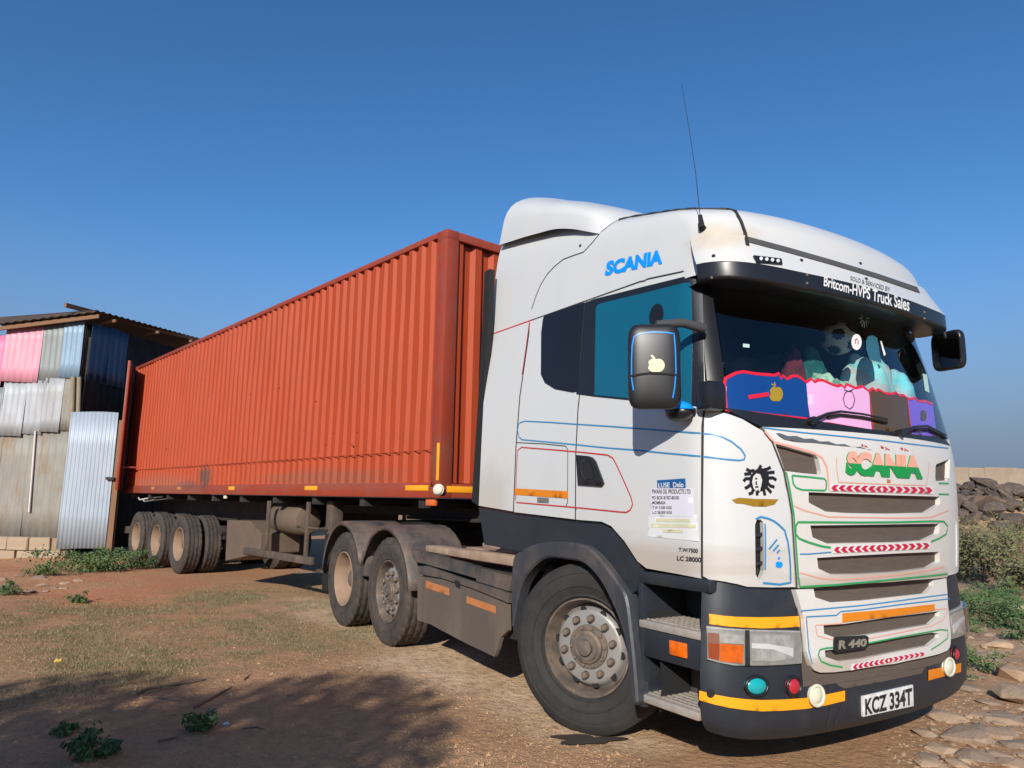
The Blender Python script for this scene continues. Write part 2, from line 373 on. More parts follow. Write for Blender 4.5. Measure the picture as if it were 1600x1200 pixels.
cxs = [.97, .98, .98, .98, .97, .96, .92, .87, .84]
def f_cab(u, z):
    x, y = plan(abs(u), tab(z, cz, cxc), .125, .80, tab(z, cz, cw), tab(z, cz, cxs)); return Vector((x, math.copysign(y, u), z))
UR = .80+CL+.97+1.38
us = [-UR+i*(UR-1.4)/26 for i in range(26)]+[-1.4+2.8*i/80 for i in range(81)]+[1.4+(UR-1.4)*(i+1)/26 for i in range(26)]
CAB = Surf(f_cab, us, [.95+1.85*i/50 for i in range(51)])
# upper cab: rings from the belt line over the roof
rv = [0, .14, .30, .45, .58, .70, .82, 1.0]
rxc = [1.25, 1.262, 1.245, 1.20, 1.12, .98, .72, .2]
rzc = [2.72, 2.90, 3.01, 3.09, 3.165, 3.235, 3.315, 3.38]
rw = [1.125, 1.105, 1.085, 1.065, 1.035, .95, .66, .2]
rzs = [2.72, 2.87, 2.99, 3.085, 3.15, 3.195, 3.23, 3.25]
def f_roof(u, v):
    xc, zc, wd, zs = (tab(v, rv, k) for k in (rxc, rzc, rw, rzs)); a = abs(u)
    yk = wd*.72; xs = xc-.34-.1*v
    if a <= 1: x, y = plan(a*yk, xc, .13, yk, wd, xs); t = 0
    elif a <= 2: x, y = plan(yk+(a-1)*CL, xc, .13, yk, wd, xs)
    else: x, y = xs-(a-2)*(xs+1.36), wd
    t = min(1, max(0, (a-.55)/1.2)); t = t*t*(3-2*t)
    z = zc*(1-t)+zs*t
    z += max(0, v)**1.2*(.20+.13*t)*max(0, min(2.3, (.95-x)))
    return Vector((x, math.copysign(y, u), z))
ROOF = Surf(f_roof, [-3+6*i/150 for i in range(151)], [i/40 for i in range(41)], ctr=lambda P: Vector((0, 0, P.z-1.2)))
# sun visor with the white band above it
vv = [0, 1, 1.35, 1.6, 3.0, 3.3, 4.2, 5]
vxc = [1.15, 1.335, 1.362, 1.372, 1.368, 1.352, 1.29, 1.262]
vz = [2.645, 2.628, 2.632, 2.646, 2.73, 2.76, 2.875, 2.93]
vw = [1.10, 1.155, 1.165, 1.172, 1.175, 1.168, 1.13, 1.105]
def f_vis(u, v):
    xc, z, wd = (tab(v, vv, k) for k in (vxc, vz, vw)); a = abs(u); x, y = plan(a, xc, .10, .83, wd, xc-.36)
    z += .028*min(1, max(0, (a-.5)/.8))**2
    return Vector((x, math.copysign(y, u), z))
VIS = Surf(f_vis, [-1.42+2.84*i/80 for i in range(81)], [5*i/40 for i in range(41)], ctr=lambda P: Vector((.6, 0, 2.72)))
# bumper and headlamp zone
bz = [.22, .27, .34, .46, .58, .70, .85, .95, 1.06]
bxc = [1.22, 1.285, 1.305, 1.315, 1.31, 1.305, 1.30, 1.292, 1.28]
bw = [1.19, 1.235, 1.25, 1.255, 1.25, 1.24, 1.232, 1.222, 1.21]
def f_bmp(u, z):
    a = abs(u); z2 = z+(.085*min(1, max(0, (a-.6)/.7))**2 if z < .5 else .085*min(1, max(0, (a-.6)/.7))**2*max(0, (1.0-z)/.5))*1.0
    x, y = plan(a, tab(z, bz, bxc), .09, .82, tab(z, bz, bw), .96); return Vector((x, math.copysign(y, u), z2))
BMP = Surf(f_bmp, [-1.40+2.8*i/90 for i in range(91)], [.22+.84*i/40 for i in range(41)])
# ---- dark inner shell behind every panel
def shell(name, surf, uvs, off, m):
    V = []; F = []; nv = len(uvs[1])
    for u in uvs[0]:
        for v in uvs[1]: P = surf.fn(u, v); V.append(P+surf.nrm(u, v, P)*off)
    for i in range(len(uvs[0])-1):
        for j in range(nv-1): F.append((i*nv+j, (i+1)*nv+j, (i+1)*nv+j+1, i*nv+j+1))
    return meshpy(name, V, F, m, tractor, True)
lin = lambda a, b, n: [a+(b-a)*i/n for i in range(n+1)]
shell('cab_shell', CAB, (lin(-2.75, 2.75, 70), lin(1.06, 1.90, 14)), -.03, GAP)
for s in (-1, 1): shell('cab_side_shell', CAB, (lin(s*1.2, s*2.75, 24), lin(1.88, 2.78, 14)), -.03, GAP)
# ---- cab side
DOOR = [(918, 456), (1000, 439), (1095, 419), (1097, 430), (1100, 560), (1103, 636), (1097.5, 665), (1096, 785), (1096, 904), (1060, 897), (1010, 888), (996, 877), (976, 846), (955, 822), (940, 815), (901, 812), (900.5, 710), (904, 640), (912, 560)]
doors = patch('door', CAB, WHITE, tractor, px=DOOR, off=0, thick=.03, step=.06, mirror=True)
doors[0]['label'] = 'white door with teal window and blue and red pinstripes'
SLEEP = [(831, 486), (916.5, 457), (910, 560), (902, 640), (898.5, 710), (898, 811.5), (803, 800), (807, 700), (813, 620), (826, 530)]
patch('sleeper_side_panel', CAB, WHITE, tractor, px=SLEEP, thick=.03, step=.07, mirror=True)
FAIR = [(829, 488.5), (824, 530), (811, 620), (805, 700), (801, 799), (748, 790), (752, 700), (759, 560), (761, 499), (800, 495)]
patch('side_fairing', CAB, WHITE, tractor, px=FAIR, thick=.03, step=.07, mirror=True)
CORNER = [(1100, 640), (1113, 641), (1140, 648), (1160, 655.5), (1180, 667.5), (1192, 674), (1204.5, 691), (1222, 736), (1234, 802), (1241.5, 917), (1205, 917.5), (1167, 916.5), (1152, 912.4), (1130, 908), (1108, 905), (1099, 900), (1099, 785), (1100.5, 665)]
VENT = [(1179, 820), (1182, 812), (1188, 811.5), (1192, 816), (1193.5, 850), (1193, 892), (1189, 903), (1184, 905), (1180, 897)]
corner = patch('corner_panel', CAB, WHITE, tractor, px=CORNER, holes=[VENT], off=.004, thick=.03, step=.04, mirror=True)
patch('corner_vent', CAB, BLACK, tractor, px=[(1174, 806), (1198, 806), (1198, 910), (1174, 910)], off=-.03, thick=0, step=.03, mirror=True)
for y in (835, 857, 880): patch('vent_slat', CAB, GREY, tractor, px=[(1176, y), (1197, y-3), (1197, y+2), (1176, y+5)], off=-.008, thick=.02, step=.05, mirror=True)
# A pillar between door and windscreen, windscreen, cowl
uw = CAB.hit(1128, 560)[0]; ug = CAB.hit(1101.5, 560)[0]; WZ0 = 1.895
ap = patch('windscreen_pillar', CAB, mat('pillar_black', (.010, .011, .014), .3, spec=.18), tractor, uv=rect(ug, uw, WZ0, 2.75, 3, 14), thick=.05, step=.05, mirror=True)
def glass(name, tint, gloss=.9):
    M = bpy.data.materials.new(name); M.use_nodes = True; n = M.node_tree.nodes; L = M.node_tree.links; n.clear()
    o = n.new('ShaderNodeOutputMaterial'); t = n.new('ShaderNodeBsdfTransparent'); t.inputs[0].default_value = (*tint, 1); g = n.new('ShaderNodeBsdfGlossy'); g.inputs['Roughness'].default_value = .015; g.inputs[0].default_value = (gloss, gloss, gloss, 1)
    lw = n.new('ShaderNodeLayerWeight'); lw.inputs[0].default_value = .5; pw = n.new('ShaderNodeMath'); pw.operation = 'POWER'; pw.inputs[1].default_value = 4; L.new(lw.outputs['Facing'], pw.inputs[0]); f = n.new('ShaderNodeMath'); f.operation = 'MULTIPLY_ADD'; f.inputs[1].default_value = .9; f.inputs[2].default_value = .06; L.new(pw.outputs[0], f.inputs[0]); mx = n.new('ShaderNodeMixShader'); L.new(f.outputs[0], mx.inputs[0]); L.new(t.outputs[0], mx.inputs[1]); L.new(g.outputs[0], mx.inputs[2]); L.new(mx.outputs[0], o.inputs[0]); return M
GLASS = glass('tinted_windscreen_glass', (.80, .92, .92))
ws = patch('windscreen', CAB, GLASS, tractor, uv=rect(uw+.004, -uw-.004, WZ0, 2.72, 40, 14), off=.002, thick=0, step=.05)
WT = SurfT(CAB, .002)
cowl = patch('windscreen_cowl', CAB, BLACK, tractor, px=[(1127, 637), (1180, 645), (1261, 656.5), (1355, 671), (1440, 681), (1472, 684), (1482, 697), (1400, 688), (1314, 679), (1250, 672.5), (1187, 667), (1160, 654)], off=.012, thick=.05, step=.04)
# window glass on the doors
WFR = [(901, 616), (907, 540), (912, 474), (930, 467), (1010, 447), (1090, 427.5), (1097, 430), (1099, 520), (1101, 637), (1080, 634), (1000, 627), (930, 620)]
wf = patch('window_frame', CAB, BLACK, tractor, px=WFR, off=.003, thick=.003, step=.06, mirror=True)
WGL = [(930, 617.5), (931, 540), (932, 482), (935, 476.5), (941, 474), (1000, 460), (1070, 442.5), (1078, 442.5), (1081, 447), (1082.5, 540), (1081, 631.5), (1000, 624)]
patch('driver_window', CAB, TEAL, tractor, px=WGL, off=.0065, thick=.002, step=.06, mirror=True)
decal('oval_sticker', SurfT(CAB, .0065), mat('black_vinyl', (.008, .008, .012), .45), tractor, [(1027+11*math.cos(2*math.pi*k/24)+2.5*math.sin(2*math.pi*k/24), 493.5-18.5*math.sin(2*math.pi*k/24)) for k in range(24)], off=.002)
SWN = [(846, 585), (846.5, 520), (849, 500), (853, 491.5), (862, 486.5), (900, 476.5), (914, 473), (909, 540), (903, 612), (895, 613), (868, 608), (852, 598)]
patch('sleeper_window', CAB, GLASSK, tractor, px=SWN, off=.006, thick=.004, step=.06, mirror=True)
# door furniture
ST = SurfT(CAB, 0); SF = SurfT(CAB, .004)
hd = decal('door_handle', ST, BLACK, tractor, [(902.5, 711), (920, 712.5), (927, 715), (932, 721), (945, 756), (942.5, 760), (905, 757.5)], off=.014, thick=.016)
o = decal('handle_recess', ST, BLACKM, hd, [(911, 720), (914, 716), (920, 717), (927, 728), (931, 745), (929, 749), (917, 748), (911, 736)], off=.0165)
o = stroke('handle_grip', ST, GREY, hd, [(918, 718), (913, 722), (912, 733), (915, 744), (920, 750)], .014, .022)
for nm, pts, wd, mm in [
    ('blue_pinstripe', [(812, 661), (820, 658), (860, 660), (902, 663), (950, 666), (990, 669), (1040, 673), (1095, 677)], .009, BLUE),
    ('blue_pinstripe', [(811, 661), (809, 672), (811, 683), (816, 687), (860, 691), (902, 695), (950, 700), (990, 703), (1040, 708), (1095, 713)], .009, BLUE),
    ('red_pinstripe', [(806, 782), (807, 740), (809, 704), (815, 699), (860, 702.5), (902, 706), (950, 711), (958, 716), (964, 727), (975, 751), (986, 776), (989, 788), (985, 797), (979, 800.5), (970, 800), (900, 793), (807, 785)], .009, REDL),
    ('locker_gap', [(808, 691.5), (850, 693.5), (884, 697), (887.5, 702), (887.5, 740), (887, 785), (884, 793)], .006, GAP),
    ('belt_seam', [(830, 487), (862, 474), (917, 457), (1000, 438.5), (1095, 418.5)], .010, GAP),
    ('fairing_red_seam', [(753, 501), (775, 500), (800, 496), (830, 487)], .012, REDL),
    ('fairing_red_seam', [(829, 492), (824, 530), (819, 565), (816, 585)], .010, REDL)]:
    stroke(nm, ST, mm, tractor, pts, wd)
stroke('blue_pinstripe', SF, BLUE, tractor, [(1099, 678), (1113, 679), (1128, 683), (1142, 690), (1157, 702), (1163.5, 712), (1162, 718), (1154, 719.5), (1135, 718), (1099, 713.5)], .009)
decal('orange_tape', ST, ORA, tractor, [(804.5, 763), (888, 767.5), (888, 779), (804.5, 773)])
decal('maker_plate', ST, mat('plate_grey', (.16, .16, .16), .4), tractor, [(840, 777), (858, 778), (858, 786), (840, 785)], off=.004)
lettering('side_lettering', SurfT(ROOF, 0), BLUEL, tractor, 'SCANIA', [(947, 409), (1034, 389.5), (1035.5, 412.5), (945, 432)], bold=.062, shear=.12)
# papers and stencils on the door
PAPER = mat('white_paper', (.66, .66, .74), .6, var=.03); INK = mat('black_ink', (.02, .02, .024), .6); FADED = mat('faded_yellow_ink', (.62, .60, .40), .6)
decal('notice_paper', ST, mat('faded_paper', (.68, .70, .70), .6, var=.03), tractor, [(1014, 806), (1089, 804), (1093, 846), (1013, 838)], off=.0025)
decal('notice_paper', ST, PAPER, tractor, [(1018, 763), (1084, 763), (1084.5, 807.5), (1016.5, 806.5)], off=.004)
decal('oil_sticker', ST, mat('blue_sticker', (.012, .10, .29), .4), tractor, [(1027.5, 750.5), (1072, 747.5), (1072.5, 762), (1028, 762.5)], off=.005)
lettering('sticker_lettering', ST, mat('white_ink', (.75, .75, .75), .5), tractor, 'LUSE  Delo', [(1030, 754.5), (1069, 753), (1069.5, 761.5), (1030, 762)], off=.0065)
for s, q in [('PWANI OIL PRODUCTS LTD', (1020, 764.5, 1080, 771.5)), ('PO BOX 81927-80100', (1020, 775, 1062, 780.5)), ('MOMBASA', (1020.5, 783, 1041, 788)), ('T.W 7,500 KGS', (1020.5, 791, 1050.5, 796)), ('L.C 28,000 KGS', (1020.5, 798.5, 1051, 803.5))]:
    lettering('notice_lettering', ST, INK, tractor, s, [(q[0], q[1]), (q[2], q[1]), (q[2], q[3]), (q[0], q[3])], off=.0055, bold=.02)
for q in [(1026, 810, 1079, 815), (1018, 818, 1088, 824), (1036, 827, 1068, 832)]: decal('faded_print', ST, FADED, tractor, [(q[0], q[1]), (q[2], q[1]+1), (q[2], q[3]+1), (q[0], q[3])], off=.004)
lettering('weight_lettering', ST, INK, tractor, 'T.W:7500', [(1061, 855.5), (1091, 857.5), (1091, 864), (1060.5, 861.5)], bold=.03)
lettering('weight_lettering', ST, INK, tractor, 'LC 28000', [(1058.5, 868.5), (1096, 871), (1096, 878.5), (1058, 875.5)], bold=.03)
# ---- corner panel graphics
HAIR = mat('black_vinyl', (.008, .008, .012), .45)
hs_ = decal('silhouette_sticker', SF, HAIR, tractor, [(1177, 736), (1184, 731), (1193, 732), (1199, 738), (1201, 748), (1199, 759), (1194, 766), (1186, 768), (1188, 760), (1190, 750), (1187, 741), (1181, 739), (1176, 744), (1174, 753), (1176, 762), (1180, 768), (1174, 765), (1170, 757), (1170, 746)], step=6)
for k, (x0, y0, x1, y1) in enumerate(((1178, 735, 1165, 733), (1173, 740, 1162, 741), (1171, 748, 1161, 752), (1172, 757, 1163, 763), (1176, 764, 1169, 772), (1185, 767, 1182, 774), (1192, 766, 1194, 774), (1197, 762, 1204, 770), (1199, 755, 1209, 761), (1200, 747, 1212, 750), (1198, 739, 1209, 738), (1193, 733, 1203, 730), (1185, 732, 1188, 727))):
    mx_, my_ = (x0+x1)/2+2*math.sin(k*2.1), (y0+y1)/2+2.2*math.cos(k*1.7); stroke('hair_lock', SF, HAIR, hs_, [(x0, y0), (mx_, my_), (x1, y1)], .017, .003)
for q in ([(1179, 748), (1182, 747.5)], [(1181, 752), (1180, 756), (1182, 757)], [(1179, 761), (1184, 760.5)]): stroke('face_line', SF, HAIR, hs_, q, .008, .003)
decal('gold_sticker', SF, mat('gold_vinyl', (.30, .17, .012), .35), tractor, [(1143, 781), (1154, 777.5), (1180, 779.5), (1215, 780), (1209, 788), (1195, 791.5), (1176, 791), (1160, 787), (1149, 786.5)])
stroke('blue_pinstripe', SF, BLUE, tractor, [(1180, 811), (1187.5, 807.5), (1199, 810), (1208, 814), (1216, 820), (1225, 829), (1229, 845), (1232, 865), (1233.5, 885), (1234, 910), (1217, 913), (1191, 910.5)], .011)
stroke('blue_pinstripe', SF, BLUE, tractor, [(1194.5, 818), (1195, 850), (1194.5, 890)], .009)
for a, b in (((1200.5, 858), (1213, 842.5)), ((1207, 861), (1215.5, 851)), ((1213, 864), (1217, 859))): stroke('blue_dash', SF, BLUE, tractor, [a, b], .010)
def apple_px(cx, cy, w_, h_, rot=0, bite=1):
    pts = []
    for k in range(28):
        a = 2*math.pi*k/28-math.pi/2; r = 1-.10*math.exp(-((math.sin(a/2+math.pi/4))**2)*0)-.16*math.exp(-(((a+math.pi/2)/.35)**2))-.13*math.exp(-(((abs(a-math.pi/2))/.4)**2))
        x, y = r*math.cos(a), r*math.sin(a)
        d = math.hypot(x-bite*1.12, y+.05)
        if d < .42: f = .42/max(d, 1e-3); x = bite*1.12+(x-bite*1.12)*f; y = -.05+(y+.05)*f
        pts.append((cx+x*w_/2, cy+y*h_/2))
    return pts
decal('fruit_sticker', SF, BLUEL, tractor, apple_px(1216, 882, 13, 12, bite=-1), step=4); stroke('fruit_leaf', SF, BLUEL, tractor, [(1215, 874), (1217, 870)], .012)
# ---- front: upper grille panel
GP_R = [CAB.hit(*p) for p in dens_open([(1189, 668), (1206, 692), (1224, 737), (1236, 803), (1244, 917)], 7)]
left = [(-u, v) for u, v in GP_R][::-1]
zt = lambda u: GP_R[0][1]+.006*(1-(u/.95)**2)
bot = [CAB.hit(*p) for p in [(1244, 918), (1270, 917), (1300, 915), (1340, 911.5), (1390, 907)]]
b_r = [q for q in bot if q[0] < -.02]
outline = GP_R+b_r+[(0, b_r[-1][1])]+[(-u, v) for u, v in b_r[::-1]]+left+[(u, zt(u)) for u in lin(-GP_R[0][0], GP_R[0][0], 24)[1:-1]]
OP1 = [(1260, 769), (1260, 785), (1286, 799), (1320, 801.5), (1380, 802.5), (1444, 801), (1464.5, 788), (1464.5, 776), (1380, 773.5)]
OP2 = [(1262.5, 820.6), (1266, 839), (1289, 849), (1340, 848), (1400, 847), (1441, 844), (1461.5, 834), (1464, 827), (1464, 817.6), (1380, 819)]
OP3 = [(1273, 871), (1275, 887.5), (1295, 897), (1340, 896.5), (1400, 893), (1447, 887), (1464, 877), (1463.7, 861.5), (1400, 864), (1340, 867)]
INT = [(1208, 694), (1245, 704), (1270, 711), (1275, 717), (1279, 735), (1279, 742), (1250, 739.5), (1223.5, 736)]
INTL = [(-u, v) for u, v in CAB.px(INT)]
def patch_uvholes(name, surf, m, poly, holes, off, thick, step):
    vs, fs = fill2d(poly, holes, step); V = [surf.fn(*q) for q in vs]; N = [surf.nrm(q[0], q[1], p) for q, p in zip(vs, V)]
    return skin(name, V, fs, N, off, thick, m, tractor)
grille = patch_uvholes('grille_panel', CAB, WHITE2, outline, [CAB.px(OP1), CAB.px(OP2), CAB.px(OP3), CAB.px(INT), INTL], .016, .045, .045)
patch('radiator_mesh', CAB, MESH, tractor, uv=rect(-.90, .90, 1.01, 1.80, 24, 12), off=-.012, thick=0, step=.08)
GT = SurfT(CAB, .016)
# louvre lips below each opening: real ledges
for a, b, z in ((-.60, .60, 1.478), (-.58, .58, 1.315), (-.55, .55, 1.155)):
    pass
lettering('maker_lettering', GT, [SALM, GRN], tractor, 'SCANIA', [(1319, 705), (1433, 713), (1436, 749), (1316, 742)], off=.008, bold=.068, thick=.007, split=.5)
def chevrons(name, tgt, par, tl, tr, br, bl, n=7, off=.004):
    tl, tr, br, bl = [Vector(q) for q in (tl, tr, br, bl)]; P = lambda a, b: tuple((tl*(1-a)+tr*a)*(1-b)+(bl*(1-a)+br*a)*b)
    s = decal(name, tgt, SILV, par, [P(0, 0), P(.25, 0), P(.5, 0), P(.75, 0), P(1, 0), P(1, 1), P(.75, 1), P(.5, 1), P(.25, 1), P(0, 1)], off=off, thick=.003)
    w_ = .5/n
    for h in (0, 1):
        for k in range(n):
            c0 = k*w_+.15*w_; q = .60*w_; d = .42*w_
            pts = [(c0+d, .06), (c0+d+q, .06), (c0+q, .5), (c0+d+q, .94), (c0+d, .94), (c0, .5)]
            pts = [(min(a, .5), b) for a, b in pts]
            if h: pts = [(1-a, b) for a, b in pts]
            decal('chevron', tgt, CRIM, s, [P(a, b) for a, b in pts], off=off+.002, step=30)
    return s
chevrons('chevron_strip', GT, tractor, (1292, 757), (1453, 761), (1453, 772), (1292, 767.5))
chevrons('chevron_strip', GT, tractor, (1295.5, 853.5), (1448.5, 846.5), (1448, 857), (1297, 864))
for q in ([(918, 457), (911.5, 560), (903, 640), (899.5, 710), (899, 812)], [(830, 487), (825, 530), (812, 620), (806, 700), (802, 800)]): stroke('panel_joint', ST, GAP, tractor, q, .008, .001)
stroke('panel_joint', SF, GAP, tractor, [(1101, 640), (1098, 665), (1097.5, 785), (1097.5, 902)], .012, .0015)
stroke('panel_joint', SurfT(CAB, .010), GAP, tractor, [(1187, 668), (1205, 691.5), (1223, 736), (1235, 802), (1243, 917)], .006, .001)
# pinstripes and ornaments of the grille panel
for nm, mm, pts, wd in [
    ('green_pinstripe', GREENL, [(1224.5, 737), (1230, 765), (1236.5, 803), (1240, 850), (1243.5, 900), (1246, 916), (1300, 913), (1340, 909.5), (1400, 904), (1449, 899), (1476, 896)], .011),
    ('green_pinstripe', GREENL, [(1234, 743), (1260, 745.5), (1284, 748), (1287, 752), (1287, 764), (1284, 766.5), (1250, 765.5), (1240, 762), (1235.5, 755), (1234, 743)], .010),
    ('green_pinstripe', GREENL, [(1462, 755), (1478, 755.5)], .010), ('green_pinstripe', GREENL, [(1462, 772), (1478, 772.5)], .010),
    ('green_pinstripe', GREENL, [(1294, 855), (1280, 853), (1260, 847), (1245, 841), (1239.5, 834), (1239.5, 822), (1243, 815.5), (1262, 815.5), (1340, 816), (1400, 815.5), (1450, 814), (1470, 814.5), (1476.5, 822), (1474, 834), (1462, 841), (1450, 846)], .012),
    ('salmon_pinstripe', PINKL, [(1192, 675), (1200, 685), (1208, 692.5), (1240, 700), (1268, 708), (1281, 716), (1288, 730), (1290.5, 752), (1291, 766)], .012),
    ('salmon_pinstripe', PINKL, [(1237, 790), (1252, 797), (1275, 803), (1290, 807), (1340, 808), (1400, 809), (1450, 808), (1478, 797)], .007),
    ('salmon_pinstripe', PINKL, [(1246, 894), (1262, 898), (1282, 903.5), (1310, 905), (1350, 902), (1400, 897), (1450, 890), (1470, 885)], .007),
    ('salmon_pinstripe', PINKL, [(1303, 716), (1303.5, 733), (1306, 752)], .005), ('salmon_pinstripe', PINKL, [(1447, 722), (1446, 740), (1443, 757)], .005),
    ('salmon_pinstripe', PINKL, [(1305, 753.5), (1350, 755.5), (1400, 757.5), (1443, 758.5)], .006),
    ('blue_pinstripe', BLUE, [(1190, 669.5), (1250, 677), (1314, 683), (1380, 690), (1440, 697), (1477, 701)], .008),
    ('blue_pinstripe', BLUE, [(1246, 865), (1260, 865), (1295, 862)], .007)]:
    stroke(nm, GT, mm, tractor, pts, wd)
wave = [(1209, 678)]+[(1209+12.5*k+6, 678.5+2.1*k+(1.8 if k % 2 else -.6)) for k in range(12)]
lowr = [(1360, 704), (1330, 699), (1300, 696.5), (1270, 693), (1240, 691.5), (1222, 688), (1214, 683)]
decal('dark_flash_sticker', GT, mat('dark_grey_vinyl', (.10, .11, .12), .3), tractor, wave+lowr, step=6)
for cx, cy, r in ((1346, 697.5, 5), (1378, 701, 7), (1408, 703, 6)):
    for k in range(5): a = k*1.257; stroke('scroll_ornament', GT, REDL, tractor, [(cx+r*1.1*math.cos(a)*q, cy+r*.5*math.sin(a+q)*q) for q in (.3, .6, .85, 1)], .006)
decal('small_orange_mark', GT, ORAD, tractor, [(1381, 748.5), (1384, 750), (1387, 748.5), (1386.5, 754.5), (1381.5, 754.5)], step=4)
o = stroke('oval_emblem', SurfT(CAB, -.02), ALU, tractor, [(1446+4.5*math.cos(2*math.pi*k/16), 789+9*math.sin(2*math.pi*k/16)) for k in range(16)], .008, closed=True)
# ---- windscreen film (painted lower part), with real colours of the film
def film(c, nm): return mat(nm, c, .25, var=.06, scale=4, coat=.3)
FILMB = film((.005, .045, .20), 'navy_film'); FILMP = film((.72, .38, .62), 'pink_film'); FILMN = film((.085, .045, .008), 'brown_film'); FILMV = film((.17, .09, .55), 'violet_film'); FILMR = film((.62, .012, .03), 'red_film')
n1 = [(1131, 600), (1133, 591.5), (1149, 583.5), (1160.5, 581.5), (1178.5, 584.5), (1196, 586), (1210, 587), (1215, 583.5), (1219, 592), (1222, 587), (1228, 593), (1236, 588.5), (1244, 588), (1251, 592), (1258, 598)]
n2 = [(1266, 592.5), (1271, 597.5), (1277, 594.5), (1284, 594.5), (1298, 601), (1307, 604), (1313, 602), (1318, 606.5), (1321, 600.5), (1335, 607), (1346, 604), (1356, 611.5)]
n3 = [(1362, 607), (1366, 611.5), (1371, 609), (1381, 615), (1392, 616), (1398, 613.5), (1403, 618), (1410, 618), (1416, 622.5)]
n4 = [(1422, 624.5), (1429, 622), (1433, 627.5), (1445, 627.5), (1456, 632)]
fb = decal('windscreen_film', WT, FILMB, tractor, n1+[(1262, 640), (1264.5, 656), (1200, 649.5), (1133, 642)], off=.004)
fp = decal('windscreen_film', WT, FILMP, tractor, [(1258.5, 598)]+n2+[(1358, 640), (1361, 673), (1310, 664.5), (1265, 657.5), (1262.5, 640)], off=.004)
fn = decal('windscreen_film', WT, FILMN, tractor, [(1356.5, 611.5)]+n3+[(1419, 650), (1422, 680), (1361.5, 673.5), (1358.5, 640)], off=.004)
fv = decal('windscreen_film', WT, FILMV, tractor, [(1416.5, 622.5)]+n4+[(1459, 655), (1463, 684), (1422.5, 680), (1419.5, 650)], off=.004)
for o, l in ((fb, 'navy blue film panel with yellow fruit'), (fp, 'pink film panel with fruit outline'), (fn, 'plain brown film panel'), (fv, 'violet film panel')): o['label'] = l
stroke('red_film_border', WT, FILMR, tractor, n1+n2+n3+n4, .017, .006)
stroke('red_film_border', WT, FILMR, tractor, [(1131, 600), (1132, 620), (1134, 641), (1200, 649), (1264, 656)], .018, .006)
stroke('red_film_border', WT, FILMR, tractor, [(1290, 662), (1361, 674), (1422, 681), (1458, 685)], .018, .006)
stroke('red_film_border', WT, FILMR, tractor, [(1356, 612), (1360, 640), (1362, 672)], .008, .006); stroke('red_film_border', WT, FILMR, tractor, [(1416, 623), (1419, 650), (1423, 679)], .010, .006)
MUST = mat('mustard_vinyl', (.32, .21, .012), .4)
decal('fruit_sticker', WT, MUST, fb, apple_px(1211, 616.5, 24, 28, bite=-1), off=.006, step=6); stroke('fruit_leaf', WT, MUST, fb, [(1204, 601), (1210, 603), (1208, 598)], .010, .006)
stroke('red_bar', WT, FILMR, fb, [(1168, 621.5), (1200, 616.5)], .022, .007)
stroke('fruit_outline', WT, INK, fp, [(1322, 612), (1330, 613), (1334, 625), (1331, 636), (1326, 640), (1319, 635), (1316, 625), (1318, 616)], .006, .006, closed=True)
stroke('fruit_outline', WT, INK, fp, [(1317, 610), (1325, 612), (1332, 609)], .006, .006)
decal('fruit_sticker', WT, FILMN, fv, apple_px(1441, 650, 11, 21, bite=-1), off=.006, step=5)
decal('round_sticker', WT, mat('white_vinyl', (.75, .75, .73), .4), tractor, [(1337+8*math.cos(2*math.pi*k/20), 535+12.5*math.sin(2*math.pi*k/20)) for k in range(20)], off=.004, step=8)
stroke('sticker_print', WT, REDL, tractor, [(1335, 538), (1334.5, 532), (1337.5, 530), (1339.5, 534), (1339, 539)], .008, .006)
decal('white_tag_sticker', WT, mat('white_vinyl', (.75, .75, .73), .4), tractor, [(1374, 534), (1376, 533), (1382.5, 554), (1380, 557)], off=.004, step=6)
decal('small_sticker', WT, mat('pale_sticker', (.42, .60, .56), .4), tractor, [(1160, 537.5), (1170, 538.5), (1170, 544), (1160, 543)], off=.004, step=6)
decal('small_sticker', WT, mat('pale_sticker', (.42, .60, .56), .4), tractor, [(1440, 584), (1447, 586), (1451, 614), (1444, 611)], off=.004, step=6)
decal('blue_tint_patch', WT, mat('blue_grey_vinyl', (.03, .12, .17), .3), tractor, [(1352, 532), (1355, 526), (1362, 524.5), (1369, 528), (1371, 538), (1376, 568), (1357, 562), (1352, 546)], off=.004, step=8)
for k in range(12): a = 2*math.pi*k/12; stroke('rosette_ray', WT, mat('pale_sticker', (.42, .60, .56), .4), tractor, [(1349.5+3*math.cos(a), 498+5*math.sin(a)), (1349.5+8*math.cos(a), 498+15*math.sin(a))], .007, .004)
# wipers
for pts in ([(1262, 660), (1285, 650), (1305, 646), (1340, 650), (1377, 658)], [(1399, 678), (1420, 670), (1440, 668), (1468, 682)]):
    P = [WT.pn(*p) for p in pts]; wip = tube('wiper', [p+n*.035 for p, n in P], [.013, .010, .008, .007, .006], BLACK, tractor, 6)
    B = [WT.pn(p[0]+4, p[1]+3.5) for p in pts[1:]]; tube('wiper_blade', [p+n*.018 for p, n in B], .009, BLACKM, wip, 5)
    p, n = P[0]; tube('wiper_pivot', [p-n*.02, p+n*.05], .022, BLACK, wip, 10)
